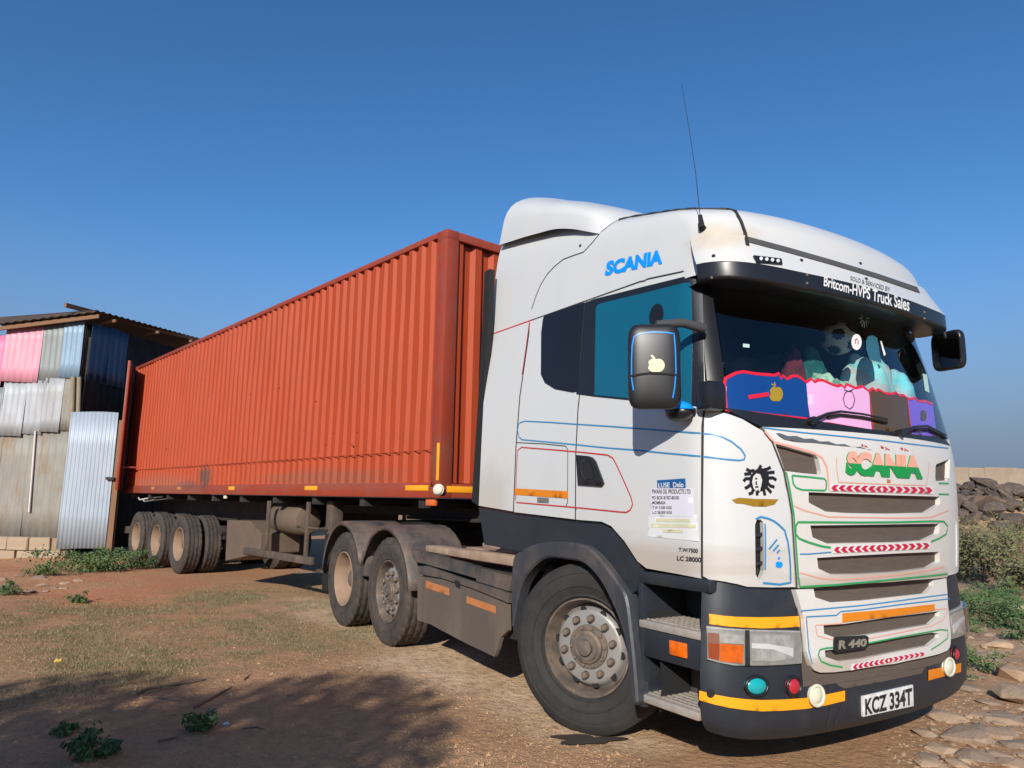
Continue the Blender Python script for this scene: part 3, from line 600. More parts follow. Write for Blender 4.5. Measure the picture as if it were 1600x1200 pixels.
# ---- roof and visor
roof = patch('roof_shell', ROOF, WHITE, tractor, uv=rect(-3, 3, 0, 1, 120, 30), thick=0, step=.035)
RT = Target([roof])  # replaced below once the visor band exists
box('roof_top', (-1.2, .5, -.5, .5, 3.18, 3.20), WHITE, tractor)
for s in (-1, 1): pass
visd = patch('sun_visor', VIS, BLACK, tractor, uv=rect(-1.31, 1.31, 0, 3.0, 50, 16), thick=0, step=.08)
visd['label'] = 'dark sun visor with white dealer lettering'
vist = patch('visor_band', VIS, WHITE, tractor, uv=rect(-1.31, 1.31, 3.0, 5, 50, 14), off=.002, thick=.003, step=.08)
VT = Target([visd, vist]); RT = Target([roof, vist])
_sl = dens_open([(967, 344.5), (1000, 335.5), (1040, 326), (1085, 319), (1120, 318.5), (1137, 321.5), (1149, 331), (1158, 347), (1164, 364), (1168, 384)], 8)
_pn = [RT.pn(*q) for q in _sl]; tube('roof_seal', [p+n*.002 for p, n in _pn], .011, SEAL, tractor, 6)
decal('roof_stripe', RT, mat('grey_roof_seal', (.075, .072, .068), .6), tractor, [(1168, 370.5), (1230, 387), (1300, 407), (1370, 428), (1432, 449), (1437, 458.5), (1370, 435.5), (1300, 414.5), (1230, 395), (1169, 379)], off=.005)
stroke('fairing_seam', RT, GAP, tractor, [(831, 483), (838, 462), (845, 445), (855, 429), (866, 417), (880, 405.5), (897, 399), (912, 394), (925, 380), (940, 362), (957, 349), (966, 344)], .008)
for p in ((907, 384), (1115, 400), (1252, 407), (1344, 412), (1353, 436)):
    P, N = RT.pn(*p); bm = bmesh.new(); bmesh.ops.create_icosphere(bm, subdivisions=2, radius=.011); o = frombm('roof_bolt', bm, BLACKM, tractor, True); o.location = P
for p in ((1112, 434), (1261, 430), (1261, 443), (1444, 488), (1444, 498)):
    P, N = VT.pn(*p); bm = bmesh.new(); bmesh.ops.create_icosphere(bm, subdivisions=2, radius=.009); o = frombm('visor_bolt', bm, HUB, tractor, True); o.location = P
lettering('dealer_lettering', VT, mat('white_ink', (.75, .75, .75), .5), tractor, 'Britcom-HVPS Truck Sales', [(1287, 431.5), (1420, 466.5), (1420, 487), (1286, 447)], off=.004, bold=.02)
lettering('service_lettering', VT, mat('grey_ink', (.16, .15, .14), .5), tractor, 'SOLD & SERVICED BY', [(1328, 431.5), (1390, 449.5), (1390, 456.5), (1328, 438)], off=.004, bold=.005)
lt = decal('marker_lamp', VT, BLACK, tractor, [(1176, 401), (1219, 406), (1221, 415), (1181, 411)], off=.012, thick=.014)
for k in range(4): decal('lamp_lens', VT, SILV, lt, [(1187+8.7*k+2.8*math.cos(a), 407+1.1*k+3*math.sin(a)) for a in (0, .8, 1.57, 2.4, 3.14, 3.9, 4.7, 5.5)], off=.016)
# antenna
P, N = RT.pn(1098, 357); o = tube('antenna_base', [P, P+Vector((.02, -.03, .0)), P+Vector((.01, -.03, .07))], [.022, .018, .012], BLACKM, tractor)
tip = FT.at(1065, 132, 1, P.y-.03); b0 = P+Vector((.01, -.03, .06)); tube('antenna_whip', [b0, b0.lerp(tip, .3)+Vector((.012, 0, 0)), b0.lerp(tip, .65)+Vector((.01, 0, 0)), tip], [.0026, .002, .0016, .0012], BLACKM, o, 5)
# ---- roof air deflector
dbx = [FT.at(*p, 1, -1.07) for p in ((781, 383), (820, 370.5), (860, 359.5), (900, 351), (947, 345), (990, 340))]
bX = [p.x for p in dbx]; bZ = [p.z for p in dbx]
dtp = [FT.at(*p, 1, -.86) for p in ((787, 322), (800, 310), (830, 306.5), (870, 306), (900, 309), (930, 315), (960, 323.5), (1000, 334))]
tX = [p.x for p in dtp]; tZ = [p.z for p in dtp]
x0d, x1d = bX[0], max(tX[-1], bX[-1])
sst_ = lambda a, b, x: (lambda t: t*t*(3-2*t))(min(1, max(0, (x-a)/(b-a))))
bm = bmesh.new(); rows = []
for i in range(29):
    x = x0d+(x1d-x0d)*i/28; zb = float(np.interp(x, bX, bZ)); ztp = max(zb+.03, float(np.interp(x, tX, tZ))); zb -= .10*sst_(.45, .9, i/28); e_ = sst_(.72, 1.0, i/28); ztp = max(ztp, zb+.03)*(1-e_)+(zb-.02)*e_; yw = 1.075-.22*e_
    row = []
    for k in range(25):
        t = -1+2*k/24; c = abs(t); th = c*math.pi/2*1.0
        y = yw*math.copysign(1-(1-min(1, c*1.18))**2.2 if 0 else min(1, abs(math.sin(th))**.62), t) if c else 0
        zz = zb+(ztp-zb)*(max(0, math.cos(th))**.45)
        xx = x+(.30*(zz-zb))*(1-min(1, i/9))
        row.append(bm.verts.new((xx, y, zz+.02*(1-t*t))))
    rows.append(row)
for a, b in zip(rows, rows[1:]):
    for k in range(24): bm.faces.new((a[k], a[k+1], b[k+1], b[k]))
bm.faces.new(rows[0]); bm.faces.new(rows[-1][::-1]); frombm('roof_deflector', bm, WHITE, tractor, True, 60)
# black gasket behind the fairing, back wall
for s in (-1, 1):
    o = bpy.data.objects.new('fairing_gasket', None); bpy.data.objects.remove(o)
    bm = bmesh.new(); pp = [FT.at(*p, 1, -1.19) for p in ((757, 425), (765, 420), (763, 500), (757, 600), (747, 790), (737, 783), (746, 640), (750, 575), (754, 500))]
    f = bm.faces.new([bm.verts.new((p.x, s*1.19, p.z)) for p in pp]); r = bmesh.ops.extrude_face_region(bm, geom=[f]); bmesh.ops.translate(bm, verts=[v for v in r['geom'] if isinstance(v, bmesh.types.BMVert)], vec=(0, -s*.05, 0)); frombm('fairing_gasket', bm, BLACKM, tractor)
box('back_wall', (-.80, -.76, -1.02, 1.02, 1.2, 3.02), mat('cab_rear_paint', (.45, .44, .40), .5), tractor)
# ---- bumper
ube = abs(BMP.hit(1094, 1085)[0]); bump = patch('bumper', BMP, GREY, tractor, uv=rect(-ube, ube, .225, 1.05, 60, 20), off=-.004, thick=.04, step=.05)
bump['label'] = 'dark grey plastic bumper with yellow tape and round lamps'
BT = SurfT(BMP, -.004)
LOW = [(1237, 921), (1247, 955), (1250, 966), (1252, 990), (1254, 1017), (1260.5, 1039), (1266, 1046), (1275, 1049.5), (1296, 1049), (1310, 1047.5), (1340, 1043.5), (1370, 1038.5)]
lo_r = [BMP.hit(*p) for p in dens_open(LOW, 8)]
lo_r = [q for q in lo_r if q[0] < -.03]
lo_poly = lo_r+[(0, lo_r[-1][1]-.004)]+[(-u, v) for u, v in lo_r[::-1]]+[(u, lo_r[0][1]) for u in lin(-lo_r[0][0], lo_r[0][0], 20)[1:-1]]
OP4 = [(1264.7, 920), (1267.4, 933), (1291, 941), (1340, 938), (1439.6, 927), (1450.6, 915), (1450.6, 905.5), (1380, 911), (1300, 918)]
OP5 = [(1280, 976), (1281, 989), (1300, 996), (1345, 991.5), (1446, 975), (1460, 962), (1461, 954), (1380, 964), (1310, 974)]
OP6 = [(1282, 1015), (1283, 1025), (1303, 1032), (1340, 1028), (1444, 1008), (1460, 995), (1459, 989), (1448, 987.5), (1347, 1004.5), (1300, 1013)]
patch_uvholes('lower_grille_panel', BMP, WHITE2, lo_poly, [BMP.px(p) for p in (OP4, OP5, OP6)], .028, .05, .04)
patch('radiator_mesh', BMP, MESH, tractor, uv=rect(-.72, .72, .50, 1.02, 20, 8), off=.002, thick=0, step=.08)
LT = SurfT(BMP, .028)
decal('bumper_mesh', BT, MESH, tractor, [(1290, 1053), (1312, 1053), (1380, 1041), (1440, 1028), (1449, 1029), (1447, 1042), (1440, 1052.5), (1380, 1065), (1319, 1076), (1309, 1070)], off=.002)
decal('amber_strip', LT, ORA, tractor, [(1308.8, 957.5), (1380, 951.5), (1451, 943.3), (1452, 953), (1380, 963), (1308.8, 971.5)], off=.006, thick=.006)
chevrons('chevron_strip', LT, tractor, (1324, 1036), (1436, 1016.5), (1438, 1023), (1322, 1046), off=.004)
bd = decal('model_badge', LT, BLACKM, tractor, [(1295, 996), (1298, 994), (1344, 991.5), (1347, 994), (1347, 1008), (1344, 1011), (1298, 1017.5), (1294.5, 1015)], off=.012, thick=.014)
lettering('badge_lettering', SurfT(BMP, .04), mat('badge_chrome', (.34, .31, .25), .4, metal=.4), bd, 'R 440', [(1300, 999), (1343, 996), (1343, 1008), (1300, 1013)], off=.004, bold=.03, shear=.1, thick=.004)
for nm, mm, pts, wd in [('blue_pinstripe', BLUE, [(1245, 954), (1290, 950), (1340, 945.5), (1400, 938), (1440, 932.5), (1472, 928.5)], .007),
    ('blue_pinstripe', BLUE, [(1262, 1037), (1257, 1015), (1254.5, 985), (1253, 963), (1300, 960.5), (1306, 955), (1340, 952), (1400, 944), (1452, 938), (1476, 935)], .007),
    ('salmon_pinstripe', PINKL, [(1309, 973), (1267, 976), (1270, 992), (1284, 996), (1296, 998.5)], .006), ('salmon_pinstripe', PINKL, [(1348, 997), (1400, 987), (1448, 977), (1465, 968), (1471, 960), (1472, 950), (1453, 952)], .006),
    ('green_pinstripe', GREENL, [(1309, 1041), (1290, 1038), (1276, 1032), (1271.5, 1022), (1274, 1014), (1284, 1011.5), (1296, 1010.5)], .009), ('green_pinstripe', GREENL, [(1348, 1004), (1400, 994), (1440, 987), (1462, 983), (1473, 984), (1473, 996), (1460, 1006), (1447, 1014)], .008)]:
    stroke(nm, LT, mm, tractor, pts, wd)
decal('yellow_tape', BT, YEL, tractor, [(1092.4, 1079), (1115, 1085), (1140, 1089.5), (1165, 1092.5), (1190, 1094), (1225, 1093), (1256, 1091), (1290, 1085.5), (1320.6, 1079), (1320.6, 1095), (1290, 1102.5), (1261.5, 1107.5), (1225, 1110.5), (1190, 1111.6), (1165, 1109.5), (1140, 1106), (1115, 1100.5), (1092.4, 1094)], off=.003)
decal('yellow_tape', BT, ORA, tractor, [(1451, 1047), (1475, 1042), (1502, 1036), (1502, 1050), (1475, 1057), (1451, 1063.5)], off=.003)
decal('yellow_tape', BT, YEL, tractor, [(1108, 959), (1130, 962), (1150, 963.7), (1186, 964.5), (1220, 964), (1248, 962.6), (1249.6, 979), (1220, 981), (1190, 981.8), (1172, 981), (1140, 979), (1108.6, 975)], off=.006, thick=.006)
def lens(name, m, cx, cy, rx, ry, off=.01, ring=None, dome=.02):
    c, n = BT.pn(cx, cy); e1 = BT.pn(cx+rx, cy)[0]-c; e2 = BT.pn(cx, cy-ry)[0]-c; V = [c+n*(off+dome)]; F = []
    for j in (1, 2, 3, 4):
        q = j/4
        for k in range(20): a = 2*math.pi*k/20; V.append(c+e1*math.cos(a)*q+e2*math.sin(a)*q+n*(off+dome*(1-q*q)))
    for k in range(20): V.append(c+e1*math.cos(2*math.pi*k/20)+e2*math.sin(2*math.pi*k/20)-n*.02)
    for k in range(20): F.append((0, 1+k, 1+(k+1) % 20))
    for j in range(4):
        for k in range(20): F.append((1+j*20+k, 21+j*20+k, 21+j*20+(k+1) % 20, 1+j*20+(k+1) % 20))
    o = meshpy(name, V, F, m, tractor, True)
    if ring:
        bm = bmesh.new(); pts = [c+e1*math.cos(2*math.pi*k/24)+e2*math.sin(2*math.pi*k/24)+n*(off+.004) for k in range(25)]; bm_tube(bm, pts, .009, 6, False); frombm('lamp_ring', bm, ring, o, True)
    return o
REDL2 = mat('red_lens', (.42, .02, .03), .2, coat=.3)
o = lens('round_lamp', mat('teal_lens', (.01, .36, .38), .15, coat=.4), 1181, 1071.5, 17, 15, ring=BLACK); o['label'] = 'round teal lamp'
for q in ((1238.7, 1072, 10.5, 14.5), (1491.7, 1022, 4.5, 11)): o = lens('round_lamp', REDL2, *q, ring=BLACK); o['label'] = 'round red lamp'
CREAM = mat('cream_lens', (.62, .60, .46), .3, coat=.2)
for q in ((1273.3, 1086, 10.5, 16), (1480, 1041.5, 7, 13.5)): o = lens('round_lamp', CREAM, *q, off=.014, ring=mat('cream_plastic', (.66, .62, .50), .5)); o['label'] = 'round cream fog lamp'
lens('jack_hole', BLACKM, 1110.5, 1083.5, 6.5, 7, off=.004, dome=-.0)
stroke('bumper_seam', BT, GAP, tractor, [(1262, 1052), (1285, 1060), (1296, 1068), (1299, 1090), (1297, 1118), (1292, 1139)], .006); stroke('bumper_crease', BT, GAP, tractor, [(1322, 1080), (1315, 1105), (1305, 1132)], .008); stroke('bumper_crease', BT, GAP, tractor, [(1445, 1030), (1452, 1045), (1450, 1064)], .008)
# number plate
pl = decal('number_plate', BT, mat('plate_white', (.70, .70, .68), .4, var=.04, col2=(.45, .40, .33), f2=.4, sc2=12), tractor, [(1345.5, 1087.5), (1385, 1078.5), (1424.5, 1069.5), (1425.5, 1102), (1385, 1110.5), (1346, 1119)], off=.012, thick=.010)
lettering('plate_lettering', SurfT(BMP, .008), INK, pl, 'KCZ 334T', [(1349, 1091), (1422.5, 1073.5), (1423, 1100), (1349.5, 1116.5)], off=.002, bold=.035)
# headlamps
HLO = [(1104.5, 978), (1131, 981), (1160, 983), (1186, 984), (1220, 984.5), (1248, 985.5), (1251, 1010), (1251, 1036), (1220, 1038.5), (1190, 1039.5), (1168, 1039.5), (1145, 1039), (1120, 1034), (1105.5, 1030)]
hl = patch('headlamp', BMP, mat('headlamp_chrome', (.40, .40, .385), .35, metal=.25, var=.25, scale=18), tractor, px=HLO, off=.010, thick=.03, step=.03, mirror=True)
HT = SurfT(BMP, .010); LENS = glass('clear_lens', (.86, .86, .84))
for par, sgn in ((hl[0], 1), (hl[1], -1)):
    def hp(nm, pts, m, off, thick=.004):
        poly = [(sgn*u, v) for u, v in BMP.px(pts, 5)]; vs, fs = fill2d(poly, [], .03); V = [BMP.fn(*q) for q in vs]; N = [BMP.nrm(q[0], q[1], p) for q, p in zip(vs, V)]; return skin(nm, V, fs, N, off, thick, m, par)
    hp('indicator_lens', [(1107, 1004), (1124, 1005), (1123.5, 1031), (1107.5, 1027.5)], mat('dark_amber_lens', (.34, .055, .01), .2, coat=.3), .016)
    hp('indicator_lens', [(1124.5, 1005), (1160, 1007.5), (1158.5, 1036), (1124, 1032)], mat('amber_lens', (.78, .14, .006), .15, var=.3, scale=22, coat=.4), .016)
    hp('side_light_lens', [(1124, 989.5), (1160, 991), (1160, 1006), (1124.5, 1004)], mat('silver_reflector', (.62, .62, .62), .2, metal=.35, var=.35, scale=22), .016)
    hp('side_light_lens', [(1107, 988), (1123, 989), (1123.5, 1004), (1107, 1003)], mat('brown_lens', (.30, .13, .10), .2, coat=.3), .016)
    hp('lamp_divider', [(1162.5, 984), (1168, 984), (1169, 1039), (1162.5, 1039)], GREY, .020, .01)
    hp('main_reflector', [(1173, 992), (1200, 991), (1236, 993), (1238, 1008), (1236, 1028), (1205, 1033), (1173, 1032)], mat('silver_reflector', (.62, .62, .62), .2, metal=.35, var=.35, scale=22), .014)
    hp('lamp_shade_band', [(1172, 1004), (1200, 1006), (1236, 1012), (1236, 1026), (1205, 1014), (1172, 1012)], mat('white_reflector', (.80, .82, .86), .2, metal=.1, var=.1), .0165)
    hp('lamp_cover', [(1106, 980), (1131, 982.5), (1160, 984.5), (1200, 985.5), (1246, 987), (1249, 1010), (1249, 1034), (1200, 1037.5), (1160, 1037), (1106.5, 1029)], LENS, .03, .012)
# ---- wheel arch, steps and lower side
def plate(name, px, Y, th, m, par=tractor, bevel=.006, fr=FT, sgn=(-1, 1)):
    out = []
    if not bevel or bevel < .011:
        poly = [(p.x, p.z) for p in (fr.at(*q, 1, Y) for q in px)]; vs, fs = fill2d(poly, [], .2)
        for s in sgn: out.append(skin(name, [Vector((x, s*abs(Y), z)) for x, z in vs], fs, [Vector((0, s, 0))]*len(vs), 0, th, m, par, smooth=False))
        return out
    for s in sgn:
        bm = bmesh.new(); f = bm.faces.new([bm.verts.new((p.x, s*abs(Y), p.z)) for p in (fr.at(*q, 1, Y) for q in px)])
        r = bmesh.ops.extrude_face_region(bm, geom=[f]); bmesh.ops.translate(bm, verts=[v for v in r['geom'] if isinstance(v, bmesh.types.BMVert)], vec=(0, -s*th, 0))
        if bevel: bmesh.ops.recalc_face_normals(bm, faces=bm.faces); bmesh.ops.bevel(bm, geom=bm.edges[:], offset=bevel, segments=1, affect='EDGES')
        bmesh.ops.triangulate(bm, faces=[f for f in bm.faces if len(f.verts) > 4]); out.append(frombm(name, bm, m, par))
    return out
plate('cab_side_skirt', [(748, 792.5), (802, 801.5), (900, 813.5), (940, 816.5), (954, 823.5), (975, 848), (995, 879), (1001, 884), (993, 924), (978, 934), (961, 906), (938, 875), (916, 855.5), (887, 849), (853, 849), (828, 856), (812, 861), (757, 851)], -1.203, .05, GREY)
ARC_O = [(798, 936), (801, 874), (812, 862), (825, 854), (853, 847), (887, 847), (916, 854), (938, 874), (961, 905), (978, 933), (986, 990), (992, 1047), (996, 1100)]
ARC_I = [(989, 1103), (982, 1061), (978, 1018), (969.5, 979), (955, 942), (935, 905), (910, 880), (882, 874), (853, 872), (831, 888), (814, 913), (806, 947), (800, 985)]
def crom(P, n=4):
    out = []
    for i in range(len(P)-1):
        p0, p1, p2, p3 = [np.array(P[min(max(k, 0), len(P)-1)], float) for k in (i-1, i, i+1, i+2)]
        out += [tuple(.5*((2*p1)+(-p0+p2)*t+(2*p0-5*p1+4*p2-p3)*t*t+(-p0+3*p1-3*p2+p3)*t**3)) for t in (k/n for k in range(n))]
    return out+[P[-1]]
fen = plate('wheel_arch', crom(ARC_O)+crom(ARC_I), -1.255, .10, mat('arch_plastic', (.038, .043, .052), .45, var=.12, scale=9, col2=(.17, .125, .09), f2=.6, sc2=2.4, lo=.45, hi=.75), bevel=.012)
# inner wheel house so that the arch is dark inside
for s in (-1, 1):
    bm = bmesh.new(); prev = None
    for k in range(17):
        a = math.pi*(-.08+1.16*k/16); x, z = .02+.68*math.cos(a), .46+.66*math.sin(a); r = [bm.verts.new((x, s*1.17, z)), bm.verts.new((x, s*.62, z))]
        if prev: bm.faces.new((prev[0], r[0], r[1], prev[1]))
        prev = r
    frombm('wheel_housing', bm, BLACKM, tractor, True)
    bm = bmesh.new(); bm_box(bm, .55, 1.05, min(s*.80, s*.86), max(s*.80, s*.86), .28, 1.10); frombm('step_well', bm, GREY, tractor)
    box('step_well_side', (.545, .585, min(s*.84, s*1.2), max(s*.84, s*1.2), .30, 1.06), GREY, tractor)
    box('door_sill', (.56, 1.10, min(s*1.10, s*1.205), max(s*1.10, s*1.205), .975, 1.045), GREY, tractor, .012)
    for zt_, y1, xa, xb in ((.775, 1.205, .555, 1.04), (.375, 1.205, .57, 1.0)):
        st = box('step_tread', (xa, xb, min(s*.86, s*y1), max(s*.86, s*y1), zt_-.045, zt_), ALU, tractor, .01)
        bm = bmesh.new()
        for i in range(12):
            for j in range(7):
                x = xa+.015+i*(xb-xa-.04)/11.5; y = s*(.90+j*(y1-.93)/6.5); bm_box(bm, x, x+.026, y-.012, y+.012, zt_, zt_+.006)
        g = frombm('step_grip', bm, ALU, st); g['kind'] = 'stuff'
    box('step_riser', (.555, 1.045, min(s*1.14, s*1.195), max(s*1.14, s*1.195), .575, .73), GREY, tractor, .012)
    box('step_riser', (.58, 1.045, min(s*.90, s*.94), max(s*.90, s*.94), .36, .58), GREYD, tractor, .01)
    box('side_marker', (.80, .925, min(s*1.195, s*1.208), max(s*1.195, s*1.208), .625, .700), mat('amber_lens', (.78, .14, .006), .15), tractor, .004)
# ---- mirrors
def mirror_housing(c, sx, sy, sz, rz, m):
    bm = bmesh.new(); bmesh.ops.create_uvsphere(bm, u_segments=48, v_segments=28, radius=1)
    for v in bm.verts:
        d = v.co.copy(); q = (abs(d.x)**2.6+abs(d.y)**5+abs(d.z)**5)
        k = q**(-1/4.2); d *= k; v.co = Vector((d.x*sx/2, max(-1, min(1, d.y))*sy/2, max(-1, min(1, d.z))*sz/2))
        if v.co.x < -sx*.28: v.co.x = -sx*.28
    M = Matrix.Translation(c) @ Matrix.Rotation(rz, 4, 'Z'); bmesh.ops.transform(bm, matrix=M, verts=bm.verts); return frombm('mirror', bm, m, tractor, True, 50), M
for s in (-1,):
    mc = FT.at(1022, 573, 1, -1.47); mir, M = mirror_housing(mc, .105, .275, .455, R(-38), mat('mirror_black', (.014, .014, .016), .4, var=.15))
    mir['label'] = 'black door mirror with blue pinstripe and cream fruit sticker'
    MTG = Target([mir])
    stroke('blue_pinstripe', MTG, BLUEL, mir, [(990, 610), (987, 590), (987, 560), (988, 540), (991, 526), (1000, 521.5), (1020, 519), (1040, 519.5), (1053, 521.5), (1055, 545), (1056, 580), (1054, 605), (1051, 622)], .007)
    CREAMV = mat('cream_vinyl', (.72, .62, .38), .45)
    decal('fruit_sticker', MTG, CREAMV, mir, apple_px(1025, 571, 30, 26, bite=-1), off=.003, step=6); decal('fruit_leaf', MTG, CREAMV, mir, [(1016, 555), (1020, 555), (1024, 560), (1019, 559)], off=.003, step=5)
    stroke('strap', MTG, BLACKM, mir, [(985, 588), (1000, 585), (1015, 583), (1040, 584), (1058, 586)], .010, .006)
    gl = bmesh.new(); bm_box(gl, -.036, -.033, -.115, .115, -.19, .19); bmesh.ops.transform(gl, matrix=M, verts=gl.verts); frombm('mirror_glass', gl, mat('mirror_silver', (.8, .8, .8), .02, metal=1, var=0), mir)
    a0 = FT.at(1099, 513, 1, -1.17); a1 = mc+Vector((0, .02, .235)); tube('mirror_arm', [a0, a0.lerp(a1, .5)+Vector((.02, 0, .015)), a1], [.03, .026, .02], mat('grey_arm', (.06, .06, .062), .5), mir)
    c2 = FT.at(1061, 641, 1, -1.285); bm = bmesh.new(); bmesh.ops.create_uvsphere(bm, u_segments=16, v_segments=10, radius=1); bmesh.ops.scale(bm, vec=(.085, .065, .05), verts=bm.verts); bmesh.ops.translate(bm, vec=c2+Vector((0, 0, -.012)), verts=bm.verts); kb = frombm('kerb_mirror', bm, BLACK, tractor, True)
    bm = bmesh.new(); bmesh.ops.create_uvsphere(bm, u_segments=16, v_segments=10, radius=1); bmesh.ops.scale(bm, vec=(.088, .068, .05), verts=bm.verts); bmesh.ops.bisect_plane(bm, geom=bm.verts[:]+bm.edges[:]+bm.faces[:], plane_co=(0, 0, .0), plane_no=(0, 0, -1), clear_outer=True); bmesh.ops.translate(bm, vec=c2+Vector((0, 0, .0)), verts=bm.verts); frombm('blue_cap', bm, BLUEL, kb, True)
    tube('kerb_mirror_stem', [c2, c2+Vector((.03, .08, -.01))], .03, BLACK, kb)
P1 = FT.at(1108, 618, 1, -1.20); box('mirror_bracket', (P1.x-.05, P1.x+.06, -1.26, -1.12, P1.z-.085, P1.z+.075), BLACK, tractor, .03)
# far mirror: glass turned towards the windscreen
mc = FT.at(1482, 548, 1, 1.16); fm, M = mirror_housing(mc, .10, .225, .275, R(82), BLACK); fm.name = 'front_mirror'; fm['label'] = 'small front mirror with its glass turned to the windscreen'
bm = bmesh.new(); f = bm.faces.new([bm.verts.new((-.0295, .100*math.copysign(abs(math.cos(a_))**.45, math.cos(a_)), .122*math.copysign(abs(math.sin(a_))**.45, math.sin(a_)))) for a_ in (2*math.pi*k/40 for k in range(40))]); bmesh.ops.transform(bm, matrix=M, verts=bm.verts); frombm('mirror_glass', bm, mat('mirror_silver', (.8, .8, .8), .02, metal=1, var=0), fm)
va = Vector((1.17, 1.13, 2.66)); tube('mirror_arm', [va, va+Vector((.03, .03, -.12)), mc+Vector((-.03, .03, -.02))], .014, BLACK, fm)
# ---- cab interior
INTR = mat('interior_dark', (.022, .023, .026), .7, var=.2)
box('cab_floor', (-.75, 1.15, -1.08, 1.08, 1.10, 1.14), INTR, tractor); box('rear_bunk', (-.74, -.2, -1.05, 1.05, 1.5, 1.75), mat('bunk_cloth', (.05, .055, .07), .9), tractor, .04)
box('headliner', (-.75, 1.05, -1.05, 1.05, 2.72, 2.75), INTR, tractor)
dsh = box('dashboard', (.55, 1.10, -1.02, 1.02, 1.55, 2.02), INTR, tractor, .05)
for y in (-.55, .55):
    st = box('seat', (-.15, .4, y-.27, y+.27, 1.45, 1.62), INTR, tractor, .05); box('seat_back', (-.22, -.08, y-.26, y+.26, 1.6, 2.35), mat('seat_cloth', (.035, .04, .05), .9), st, .05)
bm = bmesh.new(); pts = [(.52+.07*math.cos(2*math.pi*k/24), -.55+.22*math.sin(2*math.pi*k/24), 1.88+.19*math.cos(2*math.pi*k/24)) for k in range(25)]; bm_tube(bm, pts, .016, 6, False); frombm('steering_wheel', bm, BLACKM, tractor, True)
# ---- wheels (axis = local Y, outer face towards -Y)
def tyre_mesh(Rr, wd, tread, n=96, rin=.29):
    h = wd/2; sh = Rr-.035
    prof = [(rin, -h*.72), (rin+.022, -h*.82), (rin+.026, -h*.875), (rin+.034, -h*.875), (rin+.038, -h*.86), (rin+.085, -h*.965), (rin+.088, -h*1.0), (rin+.094, -h*1.0), (rin+.097, -h*.975), (rin+.135, -h*.99), (rin+.15, -h), (sh-.032, -h*.975), (sh-.028, -h*.995), (sh-.020, -h*.99), (sh+.01, -h*.9), (Rr-.006, -h*.80)]
    crown = 11; k0 = len(prof)
    for j in range(crown): prof.append((Rr, -h*.76+2*h*.76*j/(crown-1)))
    k1 = len(prof)
    prof += [(r, -y) for r, y in prof[:k0][::-1]]
    def mod(i, k):
        if k0 <= i < k1:
            j = i-k0
            if j in (2, 5, 8): return -.012
            if tread and ((k+(2 if j > 5 else 0)+(j % 3)) % 4 == 0): return -.014
        elif tread and i in (k0-1, k1, k0-2, k1+1) and k % 4 == 0: return -.014
        return 0
    bm = bmesh.new(); bm_lathe(bm, prof, n, mod); bmesh.ops.recalc_face_normals(bm, faces=bm.faces)
    me = bpy.data.meshes.new('tyre'); bm.to_mesh(me); bm.free(); me.polygons.foreach_set('use_smooth', [True]*len(me.polygons)); me.set_sharp_from_angle(angle=R(32)); return me
def lathe_mesh(name, prof, n=48, sharp=35):
    bm = bmesh.new(); bm_lathe(bm, prof, n); bmesh.ops.recalc_face_normals(bm, faces=bm.faces); me = bpy.data.meshes.new(name); bm.to_mesh(me); bm.free()
    me.polygons.foreach_set('use_smooth', [True]*len(me.polygons)); me.set_sharp_from_angle(angle=R(sharp)); return me
def nut_mesh(r, h):
    bm = bmesh.new(); bm_lathe(bm, [(.0005, -h), (r*.7, -h), (r, -h*.75), (r, 0), (r*1.25, .0), (r*1.25, .01)], 10); me = bpy.data.meshes.new('wheel_nut'); bm.to_mesh(me); bm.free(); me.materials.append(HUB); return me
T_F = tyre_mesh(.522, .315, False, 80); T_D = tyre_mesh(.52, .295, True, 112); T_T = tyre_mesh(.525, .30, True, 112)
for me, mm in ((T_F, TYRE), (T_D, TYRED), (T_T, TYRED)): me.materials.append(mm)
BARREL = [(.302, -.118), (.302, -.128), (.292, -.130), (.284, -.118), (.276, -.06), (.262, -.03), (.258, .0)]
RF = lathe_mesh('rim', BARREL+[(.256, .10), (.262, .125), (.30, .13)]); RF.materials.append(mat('grimy_rim', (.095, .076, .062), .65, var=.2, scale=9, col2=(.30, .21, .14), f2=.6, sc2=8))
DF = lathe_mesh('disc', [(.262, -.015), (.245, -.035), (.238, -.062), (.222, -.078), (.21, -.082), (.135, -.082)]); DF.materials.append(RIMS)
HF = lathe_mesh('hub', [(.136, -.083), (.134, -.094), (.105, -.096), (.10, -.112), (.082, -.118), (.078, -.125), (.050, -.126), (.048, -.150), (.0005, -.152)], 40); HF.materials.append(HUB)
HD = lathe_mesh('hub', [(.14, .055), (.135, .02), (.10, .01), (.095, -.03), (.07, -.045), (.0005, -.047)], 40); HD.materials.append(HUB)
RD = lathe_mesh('rim', BARREL+[(.252, .05), (.235, .085), (.19, .10), (.13, .10)]); RD.materials.append(RIMD)
NUT = nut_mesh(.021, .042); NUTS = nut_mesh(.010, .014)
HOLE = lathe_mesh('hand_hole', [(.024, -.003), (.0005, -.003)], 12); HOLE.materials.append(BLACKM)
